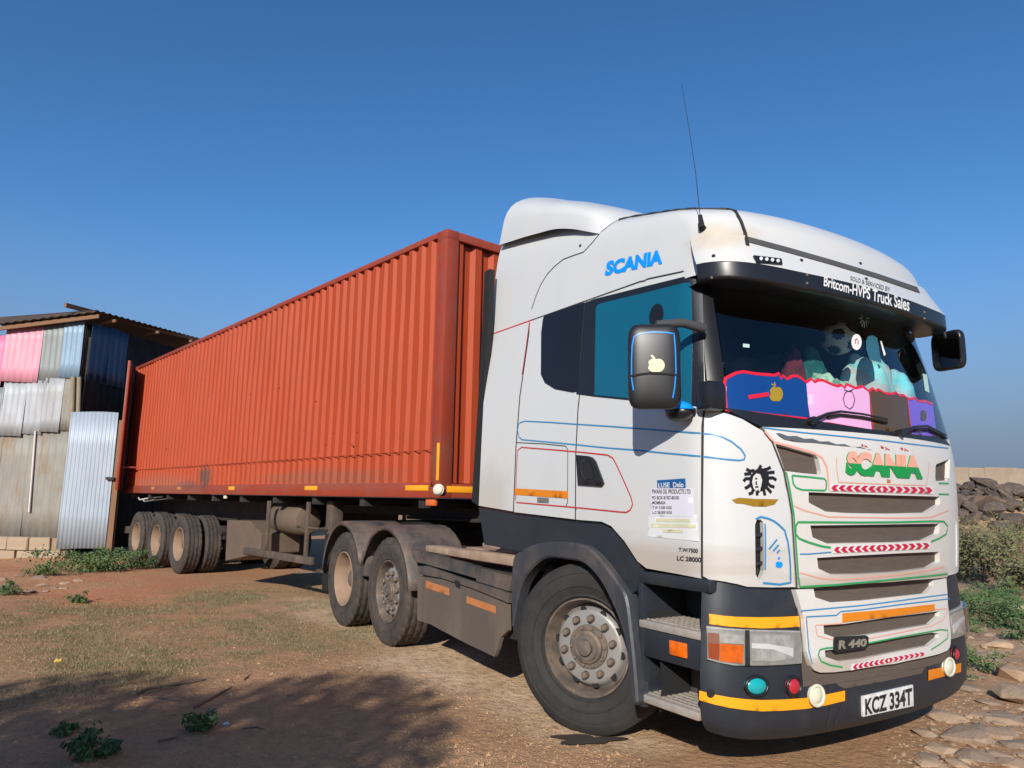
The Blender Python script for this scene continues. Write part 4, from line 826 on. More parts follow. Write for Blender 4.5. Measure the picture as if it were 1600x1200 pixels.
def wheel(parent, kind, loc, rz=0, flip=False, nuts=True, dual=False):
    w_ = bpy.data.objects.new('wheel', T_F if kind == 'front' else (T_D if kind == 'drive' else T_T)); COL.objects.link(w_); w_.parent = parent; w_.location = loc
    w_.rotation_euler = (0, random.random()*6 if kind != 'front' else 0, rz+(math.pi if flip else 0))
    def sub(n, me, l=(0, 0, 0), r=(0, 0, 0)):
        o = bpy.data.objects.new(n, me); COL.objects.link(o); o.parent = w_; o.location = l; o.rotation_euler = r; return o
    if kind in ('front', 'mid'):
        sub('rim', RF); sub('disc', DF); sub('hub', HF)
        for k in range(10): a = 2*math.pi*k/10+.2; sub('wheel_nut', NUT, (.176*math.cos(a), -.082, .176*math.sin(a)))
        for k in range(10): a = 2*math.pi*k/10+.05; sub('hub_bolt', NUTS, (.118*math.cos(a), -.095, .118*math.sin(a)))
        for k in range(10): a = 2*math.pi*k/10+.5; sub('hand_hole', HOLE, (.228*math.cos(a), -.0725, .228*math.sin(a)), (0, 0, 0))
    else:
        sub('rim', RD); sub('hub', HD)
        if nuts:
            for k in range(10): a = 2*math.pi*k/10; sub('wheel_nut', NUT, (.168*math.cos(a), .098, .168*math.sin(a)))
    if dual:
        o = sub('inner_tyre', T_D if kind == 'drive' else T_T, (0, .345, 0), (0, .1, 0))
    return w_
STEER = R(24)
for s in (-1, 1): wheel(tractor, 'front', (-.055, s*1.035, .518), STEER, flip=s > 0)
X2, X3 = -3.172, -4.439
for s in (-1, 1): wheel(tractor, 'mid', (X2, s*1.045, .515), 0, flip=s > 0)
for s in (-1, 1): wheel(tractor, 'drive', (X3, s*1.06, .515), 0, flip=s > 0, nuts=False, dual=True)
# rear mudguards
def mudguard(x, y0, y1, r, a0, a1, zc, m=GREYD):
    bm = bmesh.new(); rows = []
    for k in range(15):
        a = R(a0+(a1-a0)*k/14); row = []
        for rr, y in ((r-.05, y0), (r-.02, y0), (r, y0+.03 if y1 > y0 else y0-.03), (r+.004, (y0+y1)/2), (r, y1), (r-.02, y1)): row.append(bm.verts.new((x+rr*math.cos(a), y, zc+rr*math.sin(a))))
        rows.append(row)
    for p, q in zip(rows, rows[1:]):
        for k in range(5): bm.faces.new((p[k], p[k+1], q[k+1], q[k]))
    o = frombm('mudguard', bm, m, tractor, True, 50); md = o.modifiers.new('s', 'SOLIDIFY'); md.thickness = .012; return o
for s in (-1, 1):
    mudguard(X2, s*1.235, s*.60, .665, 8, 158, .50); mudguard(X3, s*1.235, s*.60, .665, 20, 175, .50)
    # valley between the two guards, mud flap
    box('guard_bridge', (X3+.55, X2-.57, min(s*1.20, s*.62), max(s*1.20, s*.62), .60, .86), GREYD, tractor, .02)
    box('mud_flap', (X3-.70, X3-.685, min(s*1.20, s*.62), max(s*1.20, s*.62), .30, .98), BLACKM, tractor, .004)
# side skirts between the axles
SK = -1.20
plate('side_skirt', [(653, 900), (690, 905), (740, 922), (793, 944), (793.5, 985), (782, 996), (777, 1015), (772, 1026), (730, 1006), (690, 985), (672, 975), (652, 969)], SK, .03, mat('dusty_skirt', (.105, .085, .068), .7, var=.12, scale=5, col2=(.19, .14, .10), f2=.7, sc2=3, stretch=(1, 1, .25)))
plate('skirt_rail', [(652, 885), (665, 884), (720, 903), (795, 927), (794, 942), (740, 920), (690, 903), (653, 897)], SK-.008, .03, GREYD, bevel=.008)
plate('tank_cover', [(641, 858), (660, 862), (700, 872), (742, 885), (741.5, 903), (700, 891), (660, 880), (648, 878)], SK+.004, .06, GREYD, bevel=.01); plate('tank_cover', [(744, 886), (770, 893), (800, 901), (796, 924), (770, 916), (744, 908)], SK+.008, .06, GREYD, bevel=.01)
SKT = SurfT(Surf(lambda u, v: Vector((u, SK, v)), lin(-2.8, -.6, 8), lin(.1, 1.2, 8)), 0)
decal('orange_tape', SKT, ORAD, tractor, [(666, 907), (703, 919), (703, 931), (666, 918.5)], off=.004); decal('orange_tape', SKT, ORAD, tractor, [(729.5, 931), (776, 947.5), (776, 959), (729.5, 942)], off=.004)
decal('skirt_hole', SKT, BLACKM, tractor, [(712, 906), (720, 908.5), (720, 919), (713, 916)], off=.0105)
# dusty catwalk planks
for k, (x0, x1, y0, y1) in enumerate(((-2.15, -1.0, -.86, -.70), (-2.35, -1.75, -1.17, -1.02), (-1.85, -1.25, -1.20, -1.06), (-1.45, -.74, -1.215, -1.03), (-2.2, -1.0, -.66, -.45))):
    box('catwalk_plank', (x0, x1, y0, y1, .955, 1.005+.008*k), mat('dusty_plank', (.36, .25, .17), .85, var=.2, scale=7, col2=(.18, .13, .10), f2=.6, sc2=5), tractor, .012)
# chassis
for s in (-1, 1):
    box('chassis_rail', (-5.35, .9, s*.385-.04, s*.385+.04, .68, .95), CHASS, tractor); box('fuel_tank', (-2.35, -.85, min(s*.55, s*1.12), max(s*.55, s*1.12), .40, .92), CHASS, tractor, .05)
    box('rear_lamp_bar', (-5.36, -5.30, min(s*.5, s*1.1), max(s*.5, s*1.1), .70, .85), CHASS, tractor)
for x, z in ((0, .5), (X2, .515), (X3, .515)): tube('axle', [(x, -.9, z), (x, .9, z)], .07, CHASS, tractor, 12)
box('engine', (-.7, .95, -.38, .38, .5, 1.08), BLACKM, tractor); box('gearbox', (-2.0, -.7, -.28, .28, .45, .95), BLACKM, tractor, .04)
box('fifth_wheel', (X3-.25, X3+.6, -.48, .48, 1.10, 1.17), mat('greasy_steel', (.03, .027, .025), .4, metal=.5), tractor, .03)
box('fifth_wheel_mount', (X3-.1, X3+.4, -.45, .45, .95, 1.10), CHASS, tractor)
for y in (-.25, .0, .22): tube('air_hose', [(-.78, y, 1.55), (-1.1, y+.05, 1.15), (-1.7, y*.6, 1.05), (-2.2, y*.8, 1.35), (-2.6, y*.5, 1.32)], .016, mat('hose_black', (.02, .02, .02), .5), tractor, 6)
tube('exhaust', [(-.95, .8, .5), (-.95, .8, 1.0)], .09, CHASS, tractor, 14)
# ---- things on the dashboard, behind the glass (standing in the tractor's frame)
def in_cab(o): o.matrix_world = MT @ o.matrix_world; return o
def cabpt(u, v, x): return FT.at(u, v, 0, x)
fc = cabpt(1309, 529, .93); bm = bmesh.new(); bmesh.ops.create_icosphere(bm, subdivisions=4, radius=.112)
ico = bmesh.new(); bmesh.ops.create_icosphere(ico, subdivisions=1, radius=1); dirs = [v.co.normalized() for v in ico.verts][:12]; ico.free()
rotb = Matrix.Rotation(.5, 3, 'X') @ Matrix.Rotation(.4, 3, 'Z')
for f in bm.faces: c = f.calc_center_median().normalized(); f.material_index = 1 if max(c.dot(rotb @ d) for d in dirs) > .935 else 0
fb_ = frombm('football', bm, [mat('ball_white', (.68, .66, .58), .5, col2=(.4, .35, .25), f2=.4), mat('ball_black', (.02, .02, .022), .5)], None, True); fb_.matrix_world = MT @ Matrix.Translation(fc)
tag(fb_, 'black and white football lying on bundles behind the windscreen', 'football')
def cloth(name, c, s, m, seed, label, cat, group=None):
    bm = bmesh.new(); bmesh.ops.create_icosphere(bm, subdivisions=4, radius=1); rn = np.random.default_rng(seed); w1 = rn.normal(size=(11, 3))*np.array([3]*5+[9]*6)[:, None]; ph = rn.random(11)*6
    for v in bm.verts:
        d = sum(math.sin(v.co.dot(Vector(w1[k]))+ph[k])*(.10 if k < 3 else (.06 if k < 5 else .022)) for k in range(11))-.07*abs(math.sin(v.co.dot(Vector(w1[6]))*.8)); v.co *= 1+d
        v.co = Vector((v.co.x*s[0], v.co.y*s[1], max(-s[2]*.7, v.co.z*s[2])))
    o = frombm(name, bm, m, None, True); o.matrix_world = MT @ Matrix.Translation(c); return tag(o, label, cat, group)
def clothmat(nm, a, b, sc=9): return mat(nm, a, .9, var=.25, scale=6, col2=b, f2=1, sc2=sc, lo=.48, hi=.56)
ZD = 2.02
def ondash(u, x, h): p = cabpt(u, 600, x); return Vector((x, p.y, ZD+h*.7))
cloth('cloth_bundle', ondash(1348, .98, .20), (.13, .23, .26), clothmat('teal_pattern_cloth', (.32, .68, .66), (.58, .50, .46)), 3, 'pale turquoise patterned cloth bundle on the dashboard, under the round sticker', 'cloth')
cloth('cloth_bundle', ondash(1395, .98, .15), (.13, .20, .22), clothmat('aqua_cloth', (.25, .68, .72), (.52, .55, .55)), 5, 'aqua and grey cloth bundle on the dashboard beside the violet film', 'cloth')
cloth('cloth_bundle', ondash(1290, 1.0, .10), (.12, .18, .18), clothmat('pale_green_cloth', (.50, .62, .46), (.16, .26, .20)), 8, 'pale green crumpled cloth on the dashboard in front of the football', 'cloth')
cloth('flag_cloth', ondash(1272, .90, .2), (.05, .14, .27), clothmat('dark_green_cloth', (.008, .085, .075), (.02, .14, .12)), 11, 'dark green draped cloth standing beside the football', 'cloth')
cloth('red_bag', ondash(1238, .86, .2), (.08, .07, .25), clothmat('maroon_cloth', (.13, .012, .02), (.07, .01, .015)), 13, 'dark red bag leaning behind the navy film', 'bag')
cloth('coat_pile', ondash(1190, .60, .2), (.2, .35, .26), clothmat('dark_coat', (.03, .035, .04), (.06, .06, .06)), 17, 'dark coats piled behind the navy film', 'clothes')
# ================================================================== TRAILER
trailer = empty('semi_trailer', 'dusty three axle skeletal semi trailer carrying the red container', 'trailer', MC)
ZC = 1.4405; CLn = 12.19; HW = 1.219
AX = [-10.955, -9.553, -8.151]
for s in (-1, 1):
    bm = bmesh.new(); bm_box(bm, -12.0, -.15, s*.48-.07, s*.48+.07, 1.40, ZC-.004); bm_box(bm, -12.0, -3.4, s*.48-.008, s*.48+.008, .99, 1.40); bm_box(bm, -12.0, -3.4, s*.48-.07, s*.48+.07, .97, .995); bm_box(bm, -3.4, -.15, s*.48-.008, s*.48+.008, 1.22, 1.40); frombm('main_beam', bm, CHASS, trailer)
for k in range(10): x = -.4-1.25*k; box('cross_member', (x-.05, x+.05, -1.16, 1.16, 1.33, ZC-.006), CHASS, trailer)
for x in AX:
    tube('axle', [(x, -.9, .52), (x, .9, .52)], .075, CHASS, trailer, 12)
    for s in (-1, 1):
        wheel(trailer, 'trailer', (x, s*1.06, .525), 0, flip=s > 0, nuts=False, dual=True)
        box('leaf_spring', (x-.55, x+.55, s*.52-.045, s*.52+.045, .62, .72), CHASS, trailer, .01); box('spring_hanger', (x-.70, x-.58, s*.52-.06, s*.52+.06, .62, 1.0), CHASS, trailer)
box('kingpin_plate', (-1.6, -.2, -.55, .55, 1.18, 1.22), CHASS, trailer)
# toolbox with slanted end
DB = mat('dusty_toolbox', (.135, .095, .067), .8, var=.15, scale=5, col2=(.085, .06, .045), f2=.6, sc2=2)
bm = bmesh.new(); pr = [(-6.55, .40), (-4.44, .60), (-4.43, .88), (-4.88, 1.06), (-6.55, 1.04)]
pr = [(-5.75, .40), (-4.44, .60), (-4.43, .88), (-4.90, 1.05), (-5.80, 1.035)]
f = bm.faces.new([bm.verts.new((x, -1.20, z)) for x, z in pr]); r = bmesh.ops.extrude_face_region(bm, geom=[f]); bmesh.ops.translate(bm, verts=[v for v in r['geom'] if isinstance(v, bmesh.types.BMVert)], vec=(0, .62, 0)); bmesh.ops.recalc_face_normals(bm, faces=bm.faces); bmesh.ops.bevel(bm, geom=bm.edges[:], offset=.008, segments=1, affect='EDGES'); frombm('toolbox', bm, DB, trailer)
bm = bmesh.new(); v = [bm.verts.new(p) for p in ((-5.80, -1.205, 1.035), (-5.75, -1.205, .40), (-6.05, -.75, .40), (-6.10, -.75, 1.03))]; bm.faces.new(v); frombm('toolbox_end', bm, DB, trailer)
bm = bmesh.new(); bm_lathe(bm, [(.0005, 0), (.10, 0), (.19, .03), (.22, .08), (.22, .95), (.19, 1.0), (.10, 1.03), (.0005, 1.03)], 24); o = frombm('air_tank', bm, DB, trailer, True, 40); o.rotation_euler = (0, 0, R(-90)); o.location = (-4.75, -.80, 1.10)
for s in (-1, 1):
    lg = box('landing_leg', (-2.78, -2.62, s*.95-.08, s*.95+.08, .62, 1.38), STEELD, trailer); box('leg_inner', (-2.755, -2.645, s*.95-.055, s*.95+.055, .50, .64), STEELD, lg); box('leg_foot', (-2.86, -2.54, s*.95-.14, s*.95+.14, .46, .50), STEELD, lg); tube('leg_brace', [(-2.7, s*.95, .75), (-3.2, s*.6, 1.3)], .03, STEELD, lg, 6)
    gd = box('side_guard', (-5.0, -2.75, s*1.20-.03, s*1.20+.03, .56, .66), STEELD, trailer, .012); box('guard_bracket', (-4.32, -4.25, s*1.17-.02, s*1.17+.02, .60, 1.36), STEELD, gd); box('guard_bracket', (-3.05, -2.98, s*1.17-.02, s*1.17+.02, .60, 1.36), STEELD, gd)
tube('leg_shaft', [(-2.7, -.87, 1.02), (-2.7, .87, 1.02)], .025, STEELD, trailer); tube('leg_crank', [(-2.7, -1.03, 1.02), (-2.7, -1.16, 1.02), (-3.2, -1.17, 1.03), (-3.2, -1.24, 1.03)], .018, STEELD, trailer)
tube('brake_chamber', [(-7.3, -.5, .8), (-7.3, -.75, .8)], .09, CHASS, trailer, 14)
o = box('side_marker', (-6.08, -5.98, -1.19, -1.16, 1.375, 1.425), mat('cream_plastic', (.66, .62, .50), .5), trailer); o = box('side_marker', (-.26, -.10, -1.20, -1.16, 1.36, 1.425), mat('orange_lens', (.62, .13, .03), .3), trailer)
box('rear_underrun', (-12.15, -12.05, -1.15, 1.15, .55, .70), STEELD, trailer)
for z, y in ((1.40, -1.0), (1.36, -.9)): tube('cable', [(-11.9, y, z), (-11.2, y-.12, z-.10), (-10.6, y-.1, z-.06), (-10.0, y, z-.02)], .014, mat('white_cable', (.6, .6, .58), .6), trailer, 6)
# ================================================================== CONTAINER
cont = empty('shipping_container', 'long orange red corrugated shipping container with open rear door', 'container', MC)
HC = 2.896; Z0, Z1 = ZC, ZC+HC
def corr(L0, L1, z0, z1, face, pitch, depth, a=.34, b=.26, name='side_panel', m=CONT, rows=6):
    """trapezoid sheet along L0..L1; face(l, d, z) -> point, d = depth inwards"""
    pts = []; l = L0; ph = 0
    n = max(1, round((L1-L0)/pitch)); pitch = (L1-L0)/n
    for i in range(n):
        s = L0+i*pitch; fl = pitch*a; sl = (pitch-2*fl)/2 if b is None else pitch*(1-2*a)/2
        pts += [(s, 0), (s+fl, 0), (s+fl+sl, depth), (s+2*fl+sl, depth)]
    pts.append((L1, 0)); V = []; F = []
    for l, d in pts:
        for k in range(rows+1): z = z0+(z1-z0)*k/rows; V.append(face(l, d, z))
    for i in range(len(pts)-1):
        for k in range(rows): a_ = i*(rows+1)+k; F.append((a_, a_+rows+1, a_+rows+2, a_+1))
    return meshpy(name, V, F, m, cont)
def dent(l, z): return .006*math.sin(l*3.1+z*2)+.005*math.sin(l*7.3-z*3.7)
for s in (-1, 1): corr(-CLn+.14, -.16, Z0+.158, Z1-.062, lambda l, d, z, s=s: (l, s*(HW-.012-d+dent(l, z)*(1 if d < .01 else .3)), z), .2, .036)
corr(-HW+.16, HW-.16, Z0+.158, Z1-.10, lambda l, d, z: (-.035-d, l, z), .25, .05, name='front_panel')
corr(-CLn+.1, -.1, 0, 1, lambda l, d, z: (l, -HW+.06+(2*HW-.12)*z, Z1-.012-d*.5), .21, .03, name='roof_panel', rows=2)
for s in (-1, 1):
    box('bottom_rail', (-CLn+.10, -.10, min(s*(HW-.055), s*HW), max(s*(HW-.055), s*HW), Z0, Z0+.160), CONTD, cont, .006); box('top_rail', (-CLn+.10, -.10, min(s*(HW-.06), s*HW), max(s*(HW-.06), s*HW), Z1-.065, Z1), CONTD, cont, .006)
    box('corner_post', (-.165, 0, min(s*(HW-.165), s*HW), max(s*(HW-.165), s*HW), Z0+.10, Z1-.05), CONT if 0 else CONTD, cont, .01); box('corner_post', (-CLn, -CLn+.16, min(s*(HW-.12), s*HW), max(s*(HW-.12), s*HW), Z0+.10, Z1-.05), CONTD, cont, .01)
    for x in (-.178, -CLn):
        for z in (Z0-.001, Z1-.118): box('corner_casting', (x-.002, x+.18, min(s*(HW-.162), s*(HW+.003)), max(s*(HW-.162), s*(HW+.003)), z, z+.119), CONTD, cont, .012)
for x in (-.06, -CLn): box('end_rail', (x, x+.058, -HW+.165, HW-.165, Z0+.002, Z0+.150), CONTD, cont, .006); box('end_rail', (x, x+.058, -HW+.165, HW-.165, Z1-.10, Z1-.002), CONTD, cont, .006)
box('container_floor', (-CLn+.1, -.1, -HW+.06, HW-.06, Z0+.10, Z0+.14), CHASS, cont)
# weld seam and repaired lower strip
tube('weld_bead', [(-CLn+.3, -HW+.006, Z0+.50), (-.2, -HW+.006, Z0+.50)], .006, CONT, cont, 5)
for k in range(14): o = box('rivet_patch', (-.0, .02, -HW-.003, -HW+.01, 0, .02), CONT, cont, .003); o.location = (-1.2-random.random()*9.5, 0, ZC+.5+random.random()*1.3)
CT = SurfT(Surf(lambda u, v: Vector((u, -HW, v)), lin(-12.4, .4, 30), lin(1.2, 4.6, 10), fr=FC), 0); CFT = SurfT(Surf(lambda u, v: Vector((0, u, v)), lin(-1.3, 1.3, 10), lin(1.2, 4.6, 10), fr=FC, ctr=lambda P: Vector((-5, 0, P.z))), 0)
for x0, x1 in ((-10.08, -9.86), (-8.40, -8.18), (-5.80, -5.55), (-3.06, -2.70), (-.62, -.19)): box('reflector', (x0, x1, -HW-.004, -HW+.002, Z0+.075, Z0+.130), YEL if x0 > -8 else ORAD, cont, .001)
box('reflector', (-.055, -.010, -HW-.004, -HW+.002, Z0+.18, Z0+.565), YEL, cont, .001); box('reflector', (-.002, .004, -1.12, -.55, Z0+.06, Z0+.125), YEL, cont, .001)
bm = bmesh.new(); bm_lathe(bm, [(.0005, -.035), (.035, -.032), (.048, -.02), (.05, 0), (.058, .0), (.058, .02)], 20); o = frombm('marker_lamp', bm, mat('cream_plastic', (.66, .62, .50), .5), cont, True, 40); o.location = (.0, -HW-.005, ZC+.085); o.rotation_euler = (0, 0, R(35))
# soot stain above the rail: thin film of dirt following the sheet
# rear door swung back along the side
hx, hy = -CLn-.03, -HW-.03; a = R(17)
DM = Matrix.Translation((hx, hy, 0)) @ Matrix.Rotation(-a, 4, 'Z')
bm = bmesh.new(); bm_box(bm, .03, 1.17, -.055, 0, Z0+.06, Z1-.04, .008, DM); dr = frombm('rear_door', bm, CONTD, cont, True, 30)
for z in (Z0+.35, Z0+1.2, Z0+2.2): tube('door_hinge', [Vector((hx, hy, z)), Vector((hx, hy, z+.12))], .03, CONTD, dr, 8)
for q in (.3, .75): p0 = DM @ Vector((q, .03, Z0+.1)); p1 = DM @ Vector((q, .03, Z1-.1)); tube('lock_rod', [p0, p1], .018, STEELD, dr, 6)
p0 = DM @ Vector((.95, .0, Z0+.55)); tube('door_holdback', [p0, Vector((p0.x+.05, -HW, p0.z))], .02, CONTD, dr, 6)
bm = bmesh.new(); bm_box(bm, -CLn-.05, -CLn+.0, .02, HW-.02, Z0+.12, Z1-.08); frombm('rear_door', bm, CONTD, cont)
# ================================================================== GROUND
from mathutils import noise as mnoise
def sst(a, b, x): t = min(1, max(0, (x-a)/(b-a))); return t*t*(3-2*t)
MOUND = [(15.6, 25.0, 2.3, .80), (18.5, 25.5, 3.2, .85), (22.5, 26, 4, .95), (13.2, 26.5, 2.0, .35)]
def hgt(x, y, fine=True):
    z = 2.2*sst(13, 46, y)*sst(1, 8, x)
    for mx, my, r, h in MOUND: z += h*math.exp(-(((x-mx)/r)**2+((y-my)/(r*.8))**2))
    if fine and abs(x) < 40 and -10 < y < 60:
        p = MT.inverted() @ Vector((x, y, 0)); q = MC.inverted() @ Vector((x, y, 0))
        k = 1
        if -6 < p.x < 2: k = min(k, sst(1.3, 2.4, abs(p.y)))
        if -13 < q.x < 1: k = min(k, sst(1.4, 2.6, abs(q.y)))
        n = .045*mnoise.noise(Vector((x*.55, y*.55, 1)))+.022*mnoise.noise(Vector((x*1.7, y*1.7, 5)))+.010*mnoise.noise(Vector((x*5, y*5, 9)))
        r = sst(2.6, 4.2, x-.0)*sst(30, 8, y); n += r*.05*mnoise.noise(Vector((x*1.3, y*1.3, 12)))
        z += n*(.15+.85*k)+.004*mnoise.noise(Vector((x*14, y*14, 3)))
    return z
def axis(lo, hi, d0, far):
    a = [lo+d0*i for i in range(int((hi-lo)/d0)+1)]; L = []; s = d0; x = lo
    while x > -far: s *= 1.35; x -= s; L.append(x)
    Rr = []; s = d0; x = a[-1]
    while x < far: s *= 1.35; x += s; Rr.append(x)
    return L[::-1]+a+Rr
gx = axis(-13, 13, .085, 3500); gy = axis(1.5, 22, .085, 3500)
GA = [tuple(ground(*p)[:2]) for p in ((-60, 945), (60, 940), (180, 948), (290, 925), (400, 915), (490, 925), (585, 965), (590, 985), (520, 1000), (560, 1020), (600, 1045), (470, 1050), (330, 1050), (220, 1068), (100, 1095), (-60, 1120))]
RA = [tuple(ground(*p)[:2]) for p in ((120, 935), (230, 905), (330, 912), (380, 925), (280, 945), (160, 948))]
RB = [tuple(ground(*p)[:2]) for p in ((400, 960), (470, 950), (520, 965), (515, 982), (440, 985))]
def softpoly(pts, poly, blur):
    P = np.array(pts)+0.0; d = np.full(len(P), 9e9); pl = np.array(poly)
    for a, b in zip(pl, np.roll(pl, -1, 0)):
        ab = b-a; t = np.clip(((P-a)@ab)/(ab@ab), 0, 1); q = a+t[:, None]*ab; d = np.minimum(d, np.hypot(*(P-q).T))
    s = np.where(inpoly(P, poly), d, -d); return np.clip(.5+s/blur, 0, 1)
pts = np.array([(x, y) for x in gx for y in gy]); V = [(x, y, hgt(x, y)) for x, y in pts]; ny = len(gy)
F = [(i*ny+j, (i+1)*ny+j, (i+1)*ny+j+1, i*ny+j+1) for i in range(len(gx)-1) for j in range(ny-1)]
me = bpy.data.meshes.new('ground'); me.from_pydata(V, [], F); me.update(); me.polygons.foreach_set('use_smooth', [True]*len(F))
near = (np.abs(pts[:, 0]) < 30) & (pts[:, 1] > -5) & (pts[:, 1] < 45)
def mask(poly, blur):
    m_ = np.zeros(len(pts)); m_[near] = softpoly(pts[near], poly, blur); return m_
nz = lambda sc, s: np.array([mnoise.noise(Vector((x*sc, y*sc, s))) if k else 0 for (x, y), k in zip(pts, near)])
n1_, n2_ = nz(.8, 2), nz(2.3, 8)
grass_m = np.clip(mask(GA, 1.1)*(.75+1.0*n1_+.7*n2_), 0, 1)
right_m = np.array([sst(2.8, 5.0, x)*sst(40, 10, y) if k else 0 for (x, y), k in zip(pts, near)])
grass_m = np.clip(grass_m+np.clip(right_m*sst(8, 10.5, 0)+np.where((pts[:, 0] > 5.5) & (pts[:, 1] > 9.5), .55+1.2*n1_, 0), 0, 1)*near, 0, 1)
red_m = np.clip(np.maximum(mask(RA, .8), mask(RB, .5))*(.7+n1_), 0, 1); red_m = np.clip(red_m+np.where((pts[:, 0] < -3.5) & (pts[:, 1] > 8), .45+.9*n1_, 0)*near, 0, 1)
SA = [tuple(ground(*p)[:2]) for p in ((470, 935), (520, 940), (600, 985), (700, 1000), (800, 1050), (900, 1100), (1010, 1160), (880, 1150), (760, 1085), (660, 1060), (590, 1035), (640, 1010), (540, 985), (470, 960))]
sand_m = np.clip(mask(SA, .6)*1.7*(.9+.45*n2_), 0, 1)
for nm, arr in (('sand_mask', sand_m), ('grass_mask', grass_m), ('red_mask', red_m), ('stony_mask', right_m)):
    at = me.attributes.new(nm, 'FLOAT', 'POINT'); at.data.foreach_set('value', arr.astype(np.float32))
def ground_mat():
    M = bpy.data.materials.new('dry_soil'); M.use_nodes = True; t = M.node_tree; n = t.nodes; L = t.links; b = n['Principled BSDF']; b.inputs['Roughness'].default_value = .95; b.inputs['Specular IOR Level'].default_value = .15
    tc = n.new('ShaderNodeTexCoord')
    def nse(sc, det=8, r=.65):
        q = n.new('ShaderNodeTexNoise'); q.inputs['Scale'].default_value = sc; q.inputs['Detail'].default_value = det; q.inputs['Roughness'].default_value = r; L.new(tc.outputs['Object'], q.inputs[0]); return q.outputs[0]
    def mr(x, a, c, lo=0, hi=1):
        q = n.new('ShaderNodeMapRange'); q.inputs[1].default_value = a; q.inputs[2].default_value = c; q.inputs[3].default_value = lo; q.inputs[4].default_value = hi; L.new(x, q.inputs[0]); return q.outputs[0]
    def mix(f, a, c):
        q = n.new('ShaderNodeMix'); q.data_type = 'RGBA'
        if isinstance(f, float): q.inputs[0].default_value = f
        else: L.new(f, q.inputs[0])
        for k, i in ((a, 6), (c, 7)):
            if isinstance(k, tuple): q.inputs[i].default_value = (*k, 1)
            else: L.new(k, q.inputs[i])
        return q.outputs[2]
    def mul(a, c):
        q = n.new('ShaderNodeMath'); q.operation = 'MULTIPLY'; L.new(a, q.inputs[0]); L.new(c, q.inputs[1]); return q.outputs[0]
    def attr(s): q = n.new('ShaderNodeAttribute'); q.attribute_name = s; return q.outputs['Fac']
    base = mix(mr(nse(.5), .35, .65), (.58, .345, .19), (.47, .26, .13)); base = mix(mr(nse(3.2), .45, .75, 0, .6), base, (.42, .255, .15))
    base = mix(mul(attr('red_mask'), mr(nse(2.1), .3, .6, .4, 1)), base, (.55, .235, .115))
    base = mix(mul(attr('stony_mask'), mr(nse(1.2), .35, .6, .2, .8)), base, (.46, .32, .21))
    base = mix(mul(attr('sand_mask'), mr(nse(3), .3, .6, .5, .95)), base, (.84, .60, .38))
    base = mix(mul(attr('grass_mask'), mr(nse(7), .35, .62, .25, .85)), base, (.30, .235, .115))
    base = mix(mr(nse(9, 8, .75), .47, .62, 0, .65), base, (.34, .205, .12)); base = mix(mr(nse(26, 5), .52, .72, 0, .40), base, (.20, .125, .08)); base = mix(mr(nse(60, 3), .62, .75, 0, .5), base, (.52, .40, .29))
    L.new(base, b.inputs['Base Color'])
    bp_ = n.new('ShaderNodeBump'); bp_.inputs['Strength'].default_value = .8; bp_.inputs['Distance'].default_value = .05
    ad = n.new('ShaderNodeMath'); ad.operation = 'ADD'; L.new(nse(18, 8), ad.inputs[0]); L.new(mr(nse(70, 4), 0, 1, 0, .35), ad.inputs[1]); L.new(ad.outputs[0], bp_.inputs['Height']); L.new(bp_.outputs[0], b.inputs['Normal']); return M
setting(link('ground', me, ground_mat()))
def onground(u, v):
    p = ground(u, v)
    for k in range(6): p = ground(u, v, hgt(p.x, p.y))
    return p
# ================================================================== SHED
shed = empty('corrugated_shed', 'tall shed patched from pink, grey and blue corrugated sheets on a block plinth', 'shed', loc=(-11.5, 17.5, 0))
SO = Vector((-11.5, 17.5, 0))
class Wall:
    def __init__(s, P0, d): s.P0 = Vector(P0); s.d = Vector(d).normalized(); s.n = Vector((s.d.y, -s.d.x, 0))
    def lz(s, u, v):
        o, r = FW.ray(u, v); t = (s.P0-o).dot(s.n)/r.dot(s.n); p = o+r*t; return (p-s.P0).dot(s.d), p.z
    def pt(s, l, z, off=0): return s.P0+s.d*l+s.n*off+Vector((0, 0, z))-SO
cx_ = FW.at(135, 560, 1, 16.5).x
WF = Wall((cx_, 16.5, 0), (1, 0, 0)); WR = Wall((cx_, 16.5, 0), (.11, .994, 0))
def sheet(wall, l0, l1, z0, z1, m, off=.0, pitch=.14, amp=.012, skew=0, name='metal_sheet', box_rib=False, par=None):
    n = max(2, round((l1-l0)/pitch)); V = []; F = []; k = 6; N = n*k; rows = 4
    w1, w2 = random.random()*6, random.random()*6
    for i in range(N+1):
        l = l0+(l1-l0)*i/N; t = (i % k)/k
        d = (amp if t < .34 else 0) if box_rib else amp*.5*(1+math.cos(2*math.pi*t))
        for j in range(rows+1):
            z = z0+(z1-z0)*j/rows+skew*(l-l0); dd = d+.012*math.sin(w1+l*1.9+j*.8)+.006*math.sin(w2+l*5)
            if j in (0, rows): z += .012*math.sin(w2+l*4)
            V.append(wall.pt(l, z, off+dd))
    for i in range(N):
        for j in range(rows): a = i*(rows+1)+j; F.append((a, a+rows+1, a+rows+2, a+1))
    o = meshpy(name, V, F, m, par or shed, not box_rib); md = o.modifiers.new('s', 'SOLIDIFY'); md.thickness = .003; return o
def sm(nm, c, c2=(.30, .14, .06), f2=.6, lo=.55, hi=.72, rough=.5, metal=.3, var=.15): return mat(nm, c, rough, metal, var=var, scale=4, col2=c2, f2=f2, sc2=1.7, lo=lo, hi=hi, stretch=(1, 1, .35))
